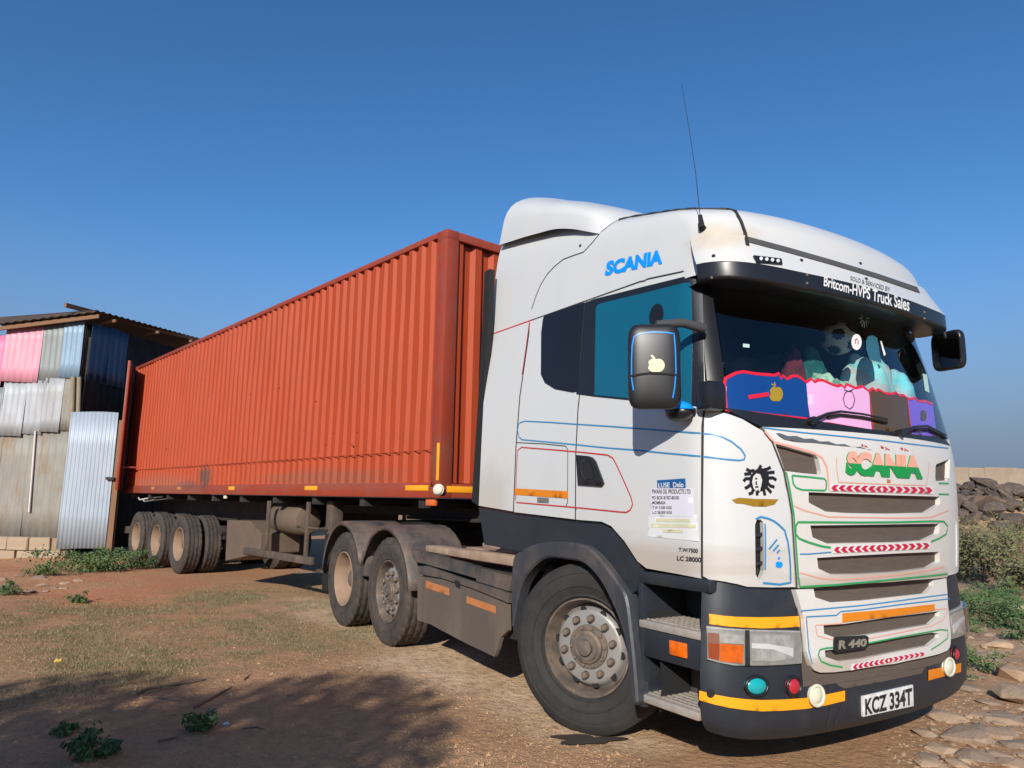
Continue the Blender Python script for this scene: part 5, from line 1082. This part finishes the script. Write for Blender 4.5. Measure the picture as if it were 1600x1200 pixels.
G1 = sm('weathered_galvanised', (.27, .26, .225), (.25, .14, .065), .7, lo=.52, hi=.66, rough=.7); G2 = sm('bright_galvanised', (.39, .41, .43), (.25, .235, .21), .6, lo=.45, rough=.65); G3 = sm('dull_grey_sheet', (.23, .25, .25), (.33, .33, .31), .6, rough=.6)
PK = sm('pale_pink_sheet', (.62, .28, .35), (.56, .19, .28), .5, metal=0); PK2 = sm('deep_pink_sheet', (.66, .17, .31), (.6, .25, .34), .4, metal=0); LB = sm('pale_blue_sheet', (.20, .30, .40), (.35, .37, .38), .5, metal=.1); DBL = sm('dark_blue_sheet', (.035, .085, .16), (.10, .13, .16), .4, metal=.1); DK = mat('dark_old_sheet', (.035, .030, .028), .95, var=.25, col2=(.07, .06, .052), f2=.6, spec=.1); NEW = sm('new_ribbed_sheet', (.36, .42, .48), (.28, .31, .34), .5, rough=.55, metal=.25, var=.1)
def fsheet(u0, v0, u1, v1, m, off=0, wall=WF, **k):
    l0, z1 = wall.lz(u0, v0); l1, z1b = wall.lz(u1, v0); _, z0 = wall.lz(u0, v1); return sheet(wall, l0, l1, z0, (z1+z1b)/2, m, off, **k)
for u0, u1, of in ((-150, -60, .006), (-62, 8, .0), (6, 52, .010), (50, 116, .002)): fsheet(u0, 672, u1, 841, G1, of, pitch=.15, amp=.018)
for u0, u1, v0, v1, of, m_ in ((-110, 10, 604, 690, .03, G3), (9, 46, 597, 682, .045, G2), (45, 76, 595, 679, .036, G2), (74, 104, 592, 676, .05, G2), (103, 127, 588, 674, .028, G1), (-40, 14, 525, 603, .055, PK2), (15, 72, 509, 597, .065, PK), (71, 106, 503, 598, .05, G3), (105, 136, 499, 592, .06, LB), (-140, -38, 528, 612, .045, G3)): fsheet(u0, v0, u1, v1, m_, of, pitch=.13, amp=.014)
sheet(WF, -4.5, .02, .4, 5.0, DK, -.08, name='backing_sheet'); 
rtop = lambda u: WR.lz(u, 503+.31*(u-140))[1]
def rsheet(u0, u1, z0, z1, m, of, **k):
    l0 = WR.lz(u0, 560)[0]; l1 = WR.lz(u1, 560)[0]; return sheet(WR, l0, l1, z0, z1, m, of, **k)
zb_ = WR.lz(165, 596)[1]
rsheet(135, 166, zb_-.1, rtop(150), DBL, .05, pitch=.22, amp=.03); rsheet(164, 194, zb_-.1, rtop(178), DBL, .04, pitch=.22, amp=.03); rsheet(133, 194, 1.9, zb_+.06, DK, .02, pitch=.25, amp=.04); rsheet(134, 193, .2, 2.0, DK, .0, pitch=.25, amp=.04)
for a_, b_ in ((193, 225), (224, 262), (260, 300), (298, 345)): rsheet(a_, b_, .2, rtop((a_+b_)/2), DK, .012*(a_ % 2)+.005, pitch=.3, amp=.02)
sheet(WR, -.05, WR.lz(345, 560)[0], .1, rtop(150)-.05, DK, -.07, name='backing_sheet')
# pipe and posts
TIM = mat('brown_timber', (.20, .105, .055), .8, var=.2, stretch=(6, 6, .6)); POLE = mat('weathered_pole', (.26, .22, .15), .85, var=.25, stretch=(6, 6, .6))
def wpt(wall, u, v, of): l, z = wall.lz(u, v); return wall.pt(l, z, of)
tube('white_pipe', [wpt(WF, 58, 674, .06), wpt(WF, 53, 740, .06), wpt(WF, 48, 800, .06)], .022, mat('pipe_white', (.6, .56, .52), .5), shed)
tube('corner_pole', [wpt(WF, 118, 590, .09), wpt(WF, 115, 700, .10), wpt(WF, 107, 838, .09)], .055, POLE, shed); tube('corner_pole', [wpt(WF, 126, 590, .05), wpt(WF, 124, 660, .05)], .05, POLE, shed)
# ribbed sheet used as a door, with its post, latch
WD = Wall((FW.at(126, 648, 1, 16.55).x, 16.2, 0), (1, .10, 0))
l1d, ztd = WD.lz(186, 645); zbd = WD.lz(172, 858)[1]
dsh_ = sheet(WD, .0, l1d, max(.08, zbd), ztd, NEW, .0, pitch=.085, amp=.02, skew=.0, name='door_sheet'); dsh_['label'] = 'bright new ribbed metal sheet used as a door'
bm = bmesh.new(); bm_box(bm, -.06, .06, -.05, .05, 0, WD.lz(188, 660)[1]); o = frombm('door_post', bm, TIM, shed); o.location = WD.pt(l1d+.075, .05, -.06)
box('door_latch', (-.09, .09, -.03, .03, -.03, .03), CHASS, shed, .004).location = WD.pt(l1d-.02, 1.75, .05)
# block plinth: each block its own piece
STONE = mat('sandstone_block', (.38, .29, .20), .9, var=.12, scale=5, col2=(.30, .20, .13), f2=.6, sc2=3, bump=.5, bscale=25)
ztop = WF.lz(50, 838)[1]; blk = []
for v_ in range(3):
    bm = bmesh.new(); bm_box(bm, -.225, .225, -.14, .14, -.5, .5, .02)
    for q in bm.verts: q.co += Vector((random.uniform(-.008, .008), random.uniform(-.012, .012), random.uniform(-.012, .012)))
    me_ = bpy.data.meshes.new('plinth_block'); bm.to_mesh(me_); bm.free(); me_.materials.append(STONE); blk.append(me_)
hb = (ztop+.12)/2
for r_ in range(2):
    for k in range(13):
        o = link('plinth_block', blk[(k*2+r_) % 3], None, shed); o.location = WF.pt(-.30-.472*k-.22*r_+.1, -.12+hb*(r_+.5), .10+.02*((k*7+r_) % 3)); o.scale = (1, 1, hb-.015)
box('mortar_core', (-6.2, .12, -.11, .11, -.1, ztop-.02), mat('mortar', (.30, .21, .14), .95, var=.15), shed, .005).location = WF.pt(0, 0, .09)
# roof: dark corrugated sheets on timber purlins
ROOFM = mat('rusty_roof_sheet', (.045, .032, .028), .8, var=.25, col2=(.12, .06, .035), f2=.6)
def at_d(u, v, y): return FW.at(u, v, 1, y)-SO
B_ = at_d(152, 486.5, 16.2); A_ = at_d(-130, 521, 16.2); Cc = WR.pt(WR.lz(303, 531)[0], WR.lz(303, 531)[1], .25); back = Vector((-3.2, .6, -.1))
B2 = B_+Vector((.0, 0, 0)); C2 = Cc+(Cc-B_)*.8
def roofsheet(a, b, c, d, n=40):
    V = []; F = []
    for i in range(n+1):
        t = i/n; p = a.lerp(b, t); q = d.lerp(c, t); w_ = .018*math.cos(i*math.pi)
        V += [p+Vector((0, 0, w_)), q+Vector((0, 0, w_))]
        if i: k = 2*i; F.append((k-2, k, k+1, k-1))
    o = meshpy('roof_sheet', V, F, ROOFM, shed); md = o.modifiers.new('s', 'SOLIDIFY'); md.thickness = .008
M1 = B_.lerp(C2, .33); M2 = B_.lerp(C2, .66)
for p, q in ((B_, M1), (M1, M2), (M2, C2)): roofsheet(p+Vector((0, 0, .02)), q+Vector((0, 0, .02)), q+back, p+back, 24)
roofsheet(A_, B_, B_+back*.9, A_+back*.9, 40)
def beam(a, b, w_, h_, name='roof_purlin'):
    d = (b-a); L_ = d.length; bm = bmesh.new(); bm_box(bm, 0, L_, -w_/2, w_/2, -h_/2, h_/2, .004); o = frombm(name, bm, TIM, shed); o.location = a; o.rotation_euler = d.to_track_quat('X', 'Z').to_euler(); return o
beam(at_d(102, 476.5, 16.0), Cc+Vector((.1, .0, -.06)), .06, .10); beam(A_+Vector((0, .1, -.09)), B_+Vector((0, .1, -.09)), .05, .09)
for t in (.12, .5, .85): p = B_.lerp(Cc, t); beam(p+Vector((-.3, .1, -.16)), p+Vector((.12, -.06, -.14)), .05, .07, 'rafter_end')
# ================================================================== BOUNDARY WALL, ROCKS
WALLM = mat('rough_stone_wall', (.30, .24, .18), .95, var=.18, scale=1.2, col2=(.26, .19, .13), f2=.7, sc2=1.5, bump=.6, bscale=4)
bw_ = empty('boundary_wall', 'long rough stone boundary wall beyond the dark rock heap', 'wall', loc=(24, 45, 0))
bm = bmesh.new()
for k in range(60):
    x = -22+k*1.0; h0 = 2.0+.10*mnoise.noise(Vector((k*.7, 0, 0)))
    r_ = bm_box(bm, x, x+.99, -.2+.03*random.random(), .2, .5, 3.92+.07*mnoise.noise(Vector((k*.35, 3, 0)))+.03*(random.random()-.5))
frombm('wall_course', bm, WALLM, bw_)
def rockmesh(seed, flat=1, npt=15):
    rn = np.random.default_rng(seed); bm = bmesh.new()
    for k in range(npt):
        d = Vector(rn.normal(size=3)).normalized()*(.75+.25*rn.random()); bm.verts.new((d.x, d.y, d.z*flat))
    r_ = bmesh.ops.convex_hull(bm, input=bm.verts); bmesh.ops.delete(bm, geom=[v for v in bm.verts if not v.link_faces], context='VERTS')
    bmesh.ops.bevel(bm, geom=bm.edges[:], offset=.018, segments=1, affect='EDGES'); bmesh.ops.recalc_face_normals(bm, faces=bm.faces)
    me_ = bpy.data.meshes.new('rock'); bm.to_mesh(me_); bm.free(); return me_
DKR = [mat('dark_rock_%d' % k, c, .9, var=.3, scale=5, col2=(.20, .14, .10), f2=.5, sc2=2.5, bump=.6, bscale=12) for k, c in enumerate(((.062, .049, .041), (.10, .076, .059), (.145, .102, .074)))]
BRR = [mat('brown_stone_%d' % k, c, .92, var=.2, scale=6, col2=(.36, .26, .18), f2=.6, sc2=3, bump=.5, bscale=16) for k, c in enumerate(((.38, .26, .17), (.30, .215, .15), (.45, .31, .20)))]
dark = []
for k in range(12): me_ = rockmesh(100+k, .75); me_.materials.append(DKR[k % 3]); dark.append(me_)
flatm = []
for k in range(10): me_ = rockmesh(300+k, .30, 26); me_.materials.append(BRR[k % 3]); flatm.append(me_)
brk = []
for k in range(6): me_ = rockmesh(500+k, .8, 11); me_.materials.append(BRR[k % 3]); brk.append(me_)
n = 0
while n < 290:
    mx, my, r, h = MOUND[random.choices(range(4), (5, 5, 3, 2))[0]]; x = random.gauss(mx, r*.62); y = random.gauss(my-.35*r, r*.5)
    if not 12 < x < 25 or y < 20.5: continue
    sc = random.choice((.14, .18, .24, .30, .40, .5)); o = link('dark_rock', dark[n % 12]); o.location = (x, y, hgt(x, y, False)+sc*.22); o.scale = (sc*random.uniform(.9, 1.6), sc*random.uniform(.8, 1.2), sc*random.uniform(.7, 1.1)); o.rotation_euler = (random.uniform(-.6, .6), random.uniform(-.6, .6), random.random()*6)
    tag(o, 'dark angular rock heaped in front of the boundary wall', 'rock', 'dark rocks heaped before the boundary wall'); n += 1
def stone(u, v, wpx, fl=1, mesh=None, lab=None, lift=.25, rz=None):
    p = onground(u, v); d = (p-CAMP).length; s = wpx*d/FOC/2; o = link('stone', mesh or random.choice(flatm)); o.scale = (s, s*random.uniform(.75, 1.0), s*fl); o.location = p+Vector((0, 0, s*fl*.30*lift)); o.rotation_euler = (random.uniform(-.08, .08), random.uniform(-.10, .10), random.random()*6 if rz is None else rz)
    return tag(o, lab or 'flat brown stone slab set in the dirt before the truck grille', 'stone', None if lab else 'flat stones beside the truck nose')
stone(1583, 1060, 56, .62, dark[0], 'squared brown boulder among weeds beside the bumper corner', .9).data = (lambda m_: (m_.materials.clear(), m_.materials.append(BRR[0]), m_)[2])(dark[0].copy())
stone(1590, 1096, 60, 1.3, None, 'large flat grey brown slab leaning below the squared boulder', .8)
for u, v, w_ in ((1478, 1123, 62), (1505, 1152, 80), (1560, 1150, 58), (1470, 1172, 46), (1525, 1185, 60), (1590, 1165, 50), (1585, 1195, 48), (1512, 1076, 44), (1545, 1098, 34), (1572, 1122, 44), (1535, 1120, 36), (1450, 1195, 44), (1500, 1195, 40), (1560, 1180, 36), (1520, 1038, 40), (1555, 1010, 56), (1505, 1020, 30), (1590, 1018, 30), (1530, 985, 26), (1580, 990, 28), (1500, 988, 24), (1560, 1045, 22), (1515, 1060, 22), (1595, 1130, 30)): stone(u, v, w_, .8 if v > 1030 else 1.1)
for k in range(120):
    u, v = random.uniform(1440, 1700), random.uniform(925, 1210)
    if u < 1510 and v < 1085: continue
    stone(u, v, random.choice((10, 14, 18, 24, 32, 40))*random.uniform(.8, 1.2), .9)
for k in range(130):
    u, v = random.uniform(1430, 1690), random.uniform(930, 1212)
    if u < 1510 and v < 1090: continue
    s_ = stone(u, v, random.uniform(7, 17), random.uniform(.35, .6), brk[k % 6], lift=1.2); s_['label'] = 'small broken angular stone among the slabs beside the truck nose'; s_['group'] = 'broken stones beside the truck nose'
for k in range(16): u, v = random.uniform(-20, 130), random.uniform(900, 928); stone(u, v, random.uniform(9, 26), .9, lab=None).update_tag()
for o in [o for o in COL.objects if o.name.startswith('stone') and o.location.x < -3]: o['label'] = 'flat brown stone lying in the red dirt before the shed plinth'; o['group'] = 'flat stones before the shed'
for k in range(9): u, v = random.uniform(122, 200), random.uniform(862, 872); s_ = stone(u, v, random.uniform(8, 14), 1.4); s_['label'] = 'small rubble stone at the foot of the ribbed metal door'; s_['group'] = 'rubble at the shed door'
# small gravel
V = []; F = []
for k in range(2600):
    if k < 1500: u, v = random.uniform(1380, 1680), random.uniform(930, 1215)
    else: u, v = random.uniform(-40, 1100), random.uniform(895, 1215)
    p = onground(u, v); q = MT.inverted() @ p
    s = random.uniform(.005, .018)*(1.1 if k < 1500 else .5); b = len(V)
    for d in ((1, 0, 0), (-.5, .8, 0), (-.5, -.8, 0), (.1, .1, .9)): V.append(p+Vector((d[0]*s*random.uniform(.7, 1.3)+(random.uniform(-.4, .4)*s if d[2] else 0), d[1]*s*random.uniform(.6, 1.2), d[2]*s*.42-.001)))
    F += [(b, b+1, b+3), (b+1, b+2, b+3), (b+2, b, b+3)]
o = meshpy('gravel', V, F, BRR[2]); tag(o, 'loose small gravel scattered over the dirt', 'gravel', kind='stuff')
V = []; F = []
for k in range(16000):
    u, v = random.uniform(-60, 1500), 905+300*random.random()**.8
    p = onground(u, v) if k % 4 == 0 else ground(u, v); p.z = hgt(p.x, p.y); q = IMT @ p
    if -5.5 < q.x < 1.4 and abs(q.y) < 1.15: continue
    s = random.uniform(.003, .009)*(2.2 if random.random() < .05 else 1); b = len(V); a = random.random()*6
    for d in range(3): V.append(p+Vector((math.cos(a+d*2.1)*s*random.uniform(.7, 1.4), math.sin(a+d*2.1)*s*random.uniform(.7, 1.4), -.001)))
    V.append(p+Vector((random.uniform(-.4, .4)*s, random.uniform(-.4, .4)*s, s*random.uniform(.5, .9)))); F += [(b, b+1, b+3), (b+1, b+2, b+3), (b+2, b, b+3)]
o = meshpy('soil_crumbs', V, F, mat('soil_clod', (.40, .24, .13), .95, var=.35, scale=3)); tag(o, 'loose crumbs of brown soil strewn over the ground', 'soil', kind='stuff')
# ================================================================== PLANTS
def leafmat(nm, c, c2, tr=.25):
    M = mat(nm, c, .65, var=.3, scale=3, col2=c2, f2=.8, sc2=4, lo=.4, hi=.6); M.node_tree.nodes['Principled BSDF'].inputs['Subsurface Weight'].default_value = 0; return M
LF1 = leafmat('weed_leaf', (.065, .12, .035), (.10, .15, .05)); LF2 = leafmat('shrub_leaf', (.115, .125, .05), (.19, .17, .08)); LF3 = leafmat('tree_leaf', (.045, .075, .025), (.06, .09, .03))
DRY = leafmat('dry_grass_blade', (.27, .215, .105), (.34, .28, .16)); GRS = leafmat('green_grass_blade', (.085, .105, .038), (.14, .14, .06)); TWIG = mat('dry_twig', (.20, .13, .085), .9, var=.2); BARK = mat('bark', (.12, .085, .06), .95, var=.25, bump=.5, bscale=20)
def leaves(name, cen, rad, n, size, m, parent, flatz=1.0, seed=1, shell=0.0, clump=None):
    rn = np.random.default_rng(seed); V = []; F = []
    cl = [rn.normal(size=3)*.5 for _ in range(clump)] if clump else None
    for k in range(n):
        d = rn.normal(size=3); d /= np.linalg.norm(d); r = (shell+(1-shell)*rn.random()**.5)
        p = d*r
        if cl is not None: p = cl[rn.integers(len(cl))]*1.0+rn.normal(size=3)*.22; 
        p = np.array([p[0]*rad[0], p[1]*rad[1], p[2]*rad[2]*flatz])+np.array(cen)
        if p[2] < .01: p[2] = .01+.03*rn.random()
        a = Vector(rn.normal(size=3)).normalized(); b = a.orthogonal().normalized(); s = size*(.6+.8*rn.random()); P = Vector(p); c = a.cross(b); i = len(V)
        V += [P-a*s, P+b*s*.42+c*s*.1, P+a*s, P-b*s*.42+c*s*.1]; F += [(i, i+1, i+2), (i, i+2, i+3)]
    o = meshpy(name, V, F, m, parent); o['kind'] = 'stuff'; return o
def weed(u, v, wpx, hpx, lab, seed, group=None, m=LF1, name='weed', cat='plant'):
    p = onground(u, v); d = (p-CAMP).length; w_, h_ = wpx*d/FOC/2, hpx*d/FOC; t = empty(name, lab, cat, loc=p, group=group); rn = random.Random(seed)
    bm = bmesh.new()
    for k in range(7): a = rn.random()*6.28; r = rn.random()*.8; bm_tube(bm, [(0, 0, 0), (math.cos(a)*w_*r*.5, math.sin(a)*w_*r*.5, h_*.45), (math.cos(a)*w_*r, math.sin(a)*w_*r, h_*.8)], .004, 4)
    frombm('stem', bm, TWIG, t); leaves('foliage', (0, 0, h_*.5), (w_, w_*.8, h_*.55), int(500+1400*min(1, w_*h_*4)), .015+.022*min(1, w_), m, t, seed=seed, clump=14); return t
weed(128, 893, 90, 26, 'broad low green weed patch before the ribbed metal door', 21); weed(178, 890, 60, 24, 'low leafy green weed beside the rearmost trailer wheel', 22); weed(218, 889, 44, 16, 'small green weed at the foot of the rearmost trailer wheels', 23)
weed(70, 900, 34, 15, 'small green weed tuft before the block plinth', 24)
weed(8, 930, 30, 14, 'small weed tuft by the flat stones at the shed', 25); weed(122, 942, 16, 10, 'tiny dark weed on the red soil', 26)
weed(314, 1143, 36, 26, 'dark green weed in the shaded soil beside the white litter', 27); weed(135, 1190, 42, 36, 'dark green leafy weed low in the shaded soil', 28); weed(100, 1150, 16, 14, 'thin small weed in shaded soil beside the leafy weed', 29); weed(168, 1178, 22, 12, 'tiny sprawling weed beside the dark leafy weed', 30)
for k, (u, v, a_, b_) in enumerate(((1505, 950, 70, 26), (1540, 975, 80, 34), (1500, 985, 40, 24), (1575, 960, 60, 30), (1600, 985, 60, 30), (1560, 940, 70, 24), (1515, 1045, 60, 26), (1500, 1062, 40, 16), (1598, 1000, 50, 20), (1480, 1000, 20, 20))): weed(u, v, a_, b_, 'low green weed growing between the stones beside the truck nose', 40+k, 'weeds among the stones', m=LF1)
def shrub(u, v, wpx, hpx, lab, seed):
    p = onground(u, v); d = (p-CAMP).length; w_, h_ = wpx*d/FOC/2, hpx*d/FOC; t = empty('shrub', lab, 'shrub', loc=p, group='straggly shrubs before the rock heap'); rn = random.Random(seed); bm = bmesh.new()
    for k in range(10):
        a = rn.random()*6.28; r = rn.random()*.9; q = Vector((math.cos(a)*w_*r, math.sin(a)*w_*r*.7, h_*rn.uniform(.6, 1.05))); mpt = q*.5+Vector((rn.uniform(-.1, .1), rn.uniform(-.1, .1), h_*.08)); bm_tube(bm, [(0, 0, 0), mpt, q], [.022, .013, .006], 5)
        for j in range(3): e = mpt.lerp(q, rn.random()); bm_tube(bm, [e, e+Vector((rn.uniform(-.25, .25), rn.uniform(-.2, .2), rn.uniform(.05, .3)))], [.007, .003], 4)
    frombm('stem', bm, TWIG, t); leaves('foliage', (0, 0, h_*.48), (w_, w_*.7, h_*.52), 1500, .042, LF2, t, seed=seed, clump=26)
for k, (u, v, a_, b_) in enumerate(((1512, 905, 70, 62), (1548, 912, 90, 76), (1590, 905, 100, 72), (1640, 905, 110, 80), (1530, 880, 80, 44), (1600, 930, 60, 50))): shrub(u, v, a_, b_, 'straggly green shrub with bare stems before the dark rock heap', 60+k)
# bare branching twig stem in front of the shrubs
p = onground(1536, 905); d = (p-CAMP).length; k_ = d/FOC
t = empty('dry_bush_stem', 'bare forked dry stem rising through the green shrubs', 'branch', loc=p); bm = bmesh.new()
q = lambda du, dv: Vector((du*k_, 0, dv*k_))
bm_tube(bm, [q(0, 0), q(0, 25), q(-5, 42), q(-16, 56)], [.03, .026, .022, .016], 6); bm_tube(bm, [q(-16, 56), q(-8, 66), q(0, 76)], [.016, .012, .005], 5); bm_tube(bm, [q(-16, 56), q(-20, 62)], [.014, .006], 5); bm_tube(bm, [q(12, 10), q(14, 32), q(15, 48)], [.02, .014, .008], 5); bm_tube(bm, [q(-16, 52), q(-13, 30), q(-11, 12)], [.014, .014, .014], 5); frombm('stem', bm, TWIG, t)
# grass
def grass():
    V = []; F = []; mi = []; cnt = 0; lo = np.array(GA).min(0); hi = np.array(GA).max(0); C = rng.random((230000, 2))*(hi-lo)+lo
    k = softpoly(C, GA, 1.2); C2 = C[rng.random(len(C)) < k]
    C3 = np.column_stack([rng.random(30000)*9+4.5, rng.random(30000)*8+9]); C = np.vstack([C2, C3])
    for x, y in C:
        n_ = .55*mnoise.noise(Vector((x*.8, y*.8, 2)))+.45*mnoise.noise(Vector((x*2.3, y*2.3, 8)))+.3*mnoise.noise(Vector((x*6, y*6, 3)))
        if n_ < random.uniform(-.22, .38): continue
        cnt += 1
        if cnt > 105000: break
        z = hgt(x, y); h = random.uniform(.010, .030)*(1.8 if random.random() < .06 else 1); a = random.random()*6.28; w_ = random.uniform(.0018, .0036); l = random.uniform(.3, 1.3)*h; i = len(V); b = random.random()*6.28
        V += [(x-math.cos(a)*w_, y-math.sin(a)*w_, z-.004), (x+math.cos(a)*w_, y+math.sin(a)*w_, z-.004), (x+math.cos(b)*l, y+math.sin(b)*l, z+h)]; F.append((i, i+1, i+2)); mi.append(0 if random.random() < .42 else 1)
    o = meshpy('grass', V, F, [DRY, GRS]); o.data.polygons.foreach_set('material_index', mi); tag(o, 'short dry grass growing in patches on the soil', 'grass', kind='stuff')
grass()
# twigs and litter
def gtwig(pxs, r, lab):
    P = [onground(*p)+Vector((0, 0, r*.8)) for p in pxs]; o = tube('dry_branch', [p-P[0] for p in P], [r]*(len(P)-1)+[r*.4], TWIG, None, 6); o.location = P[0]; tag(o, lab, 'branch')
gtwig([(212, 1087), (232, 1078), (260, 1073), (300, 1067), (322, 1063)], .012, 'long dry branch lying between grass and shaded soil'); gtwig([(220, 1090), (250, 1092), (285, 1098)], .008, 'thin dry twig lying against the long branch'); gtwig([(303, 1107), (330, 1093), (362, 1075)], .010, 'straight dark stick pointing towards the rear tractor wheels'); gtwig([(380, 1064), (390, 1056)], .008, 'short dark stick beyond the straight stick'); gtwig([(248, 1160), (280, 1153)], .009, 'short dark stick beside the dark green weed in shade'); gtwig([(378, 1140), (400, 1137), (415, 1141)], .006, 'thin curved twig lying in shaded soil beside the white litter')
def litter(u, v, s, m, lab, seed):
    bm = bmesh.new(); bmesh.ops.create_icosphere(bm, subdivisions=2, radius=s); rn = random.Random(seed)
    for q in bm.verts: q.co = Vector((q.co.x*rn.uniform(.7, 1.4), q.co.y*rn.uniform(.7, 1.3), max(-.2*s, q.co.z*rn.uniform(.3, .8))))
    o = frombm('litter', bm, m); o.location = onground(u, v)+Vector((0, 0, s*.2)); tag(o, lab, 'litter')
litter(92, 1034, .035, mat('yellow_wrapper', (.62, .42, .10), .5), 'crumpled yellow wrapper lying in the grass', 1); litter(353, 1132, .022, mat('white_litter', (.6, .6, .58), .6), 'small white scrap on the shaded soil', 2); litter(1562, 871, .10, mat('white_litter', (.6, .6, .58), .6), 'white plastic scrap caught in the shrubs', 3); litter(1591, 757, .25, mat('white_litter', (.6, .6, .58), .6), 'white plastic scrap lying on the dark rock heap', 4)
bm = bmesh.new(); bmesh.ops.create_circle(bm, cap_ends=True, segments=28, radius=1)
pp = onground(915, 1158)
for q in bm.verts: a = math.atan2(q.co.y, q.co.x); r = .13*(1+.25*math.sin(3*a+1)+.18*math.sin(5*a)); q.co = Vector((r*1.5*math.cos(a), r*.7*math.sin(a), 0))
o = frombm('oil_stain', bm, mat('oil_soaked_soil', (.05, .035, .025), .8, var=.2)); o.location = (pp.x, pp.y, hgt(pp.x, pp.y)+.012); setting(o)
# trees behind the photographer, which shade the near soil
def tree(x, y, base, top, rx, lab, seed, nl=15000):
    t = empty('shade_tree', lab, 'tree', loc=(x, y, 0)); rn = random.Random(seed); bm = bmesh.new(); bm_tube(bm, [(0, 0, -.1), (.05, .02, base*.5), (.0, .05, base+.3)], [.17, .14, .10], 9)
    for k in range(8): a = k*.8; bm_tube(bm, [(0, .05, base*.8), (math.cos(a)*rx*.4, math.sin(a)*rx*.35, base+.5), (math.cos(a)*rx*.8, math.sin(a)*rx*.6, base+(top-base)*rn.uniform(.4, .8))], [.07, .05, .02], 6)
    frombm('trunk', bm, BARK, t); leaves('crown', (0, 0, (base+top)/2), (rx, rx*.75, (top-base)/2), nl, .065, LF3, t, seed=seed); return t
tree(-2.7, -5.8, 1.4, 4.75, 1.25, 'thin sparse young tree standing behind the photographer, nearest the truck', 94, 3600); tree(-5.3, -4.9, 1.3, 5.3, 2.0, 'round green shade tree standing behind the photographer between two others', 93); tree(-3.45, -4.6, 1.4, 5.25, 1.55, 'dense green shade tree standing behind the photographer beside the sparse young tree', 91); tree(-8.1, -5.0, 1.2, 5.25, 2.7, 'broad green shade tree standing behind the photographer, nearer the shed', 92)
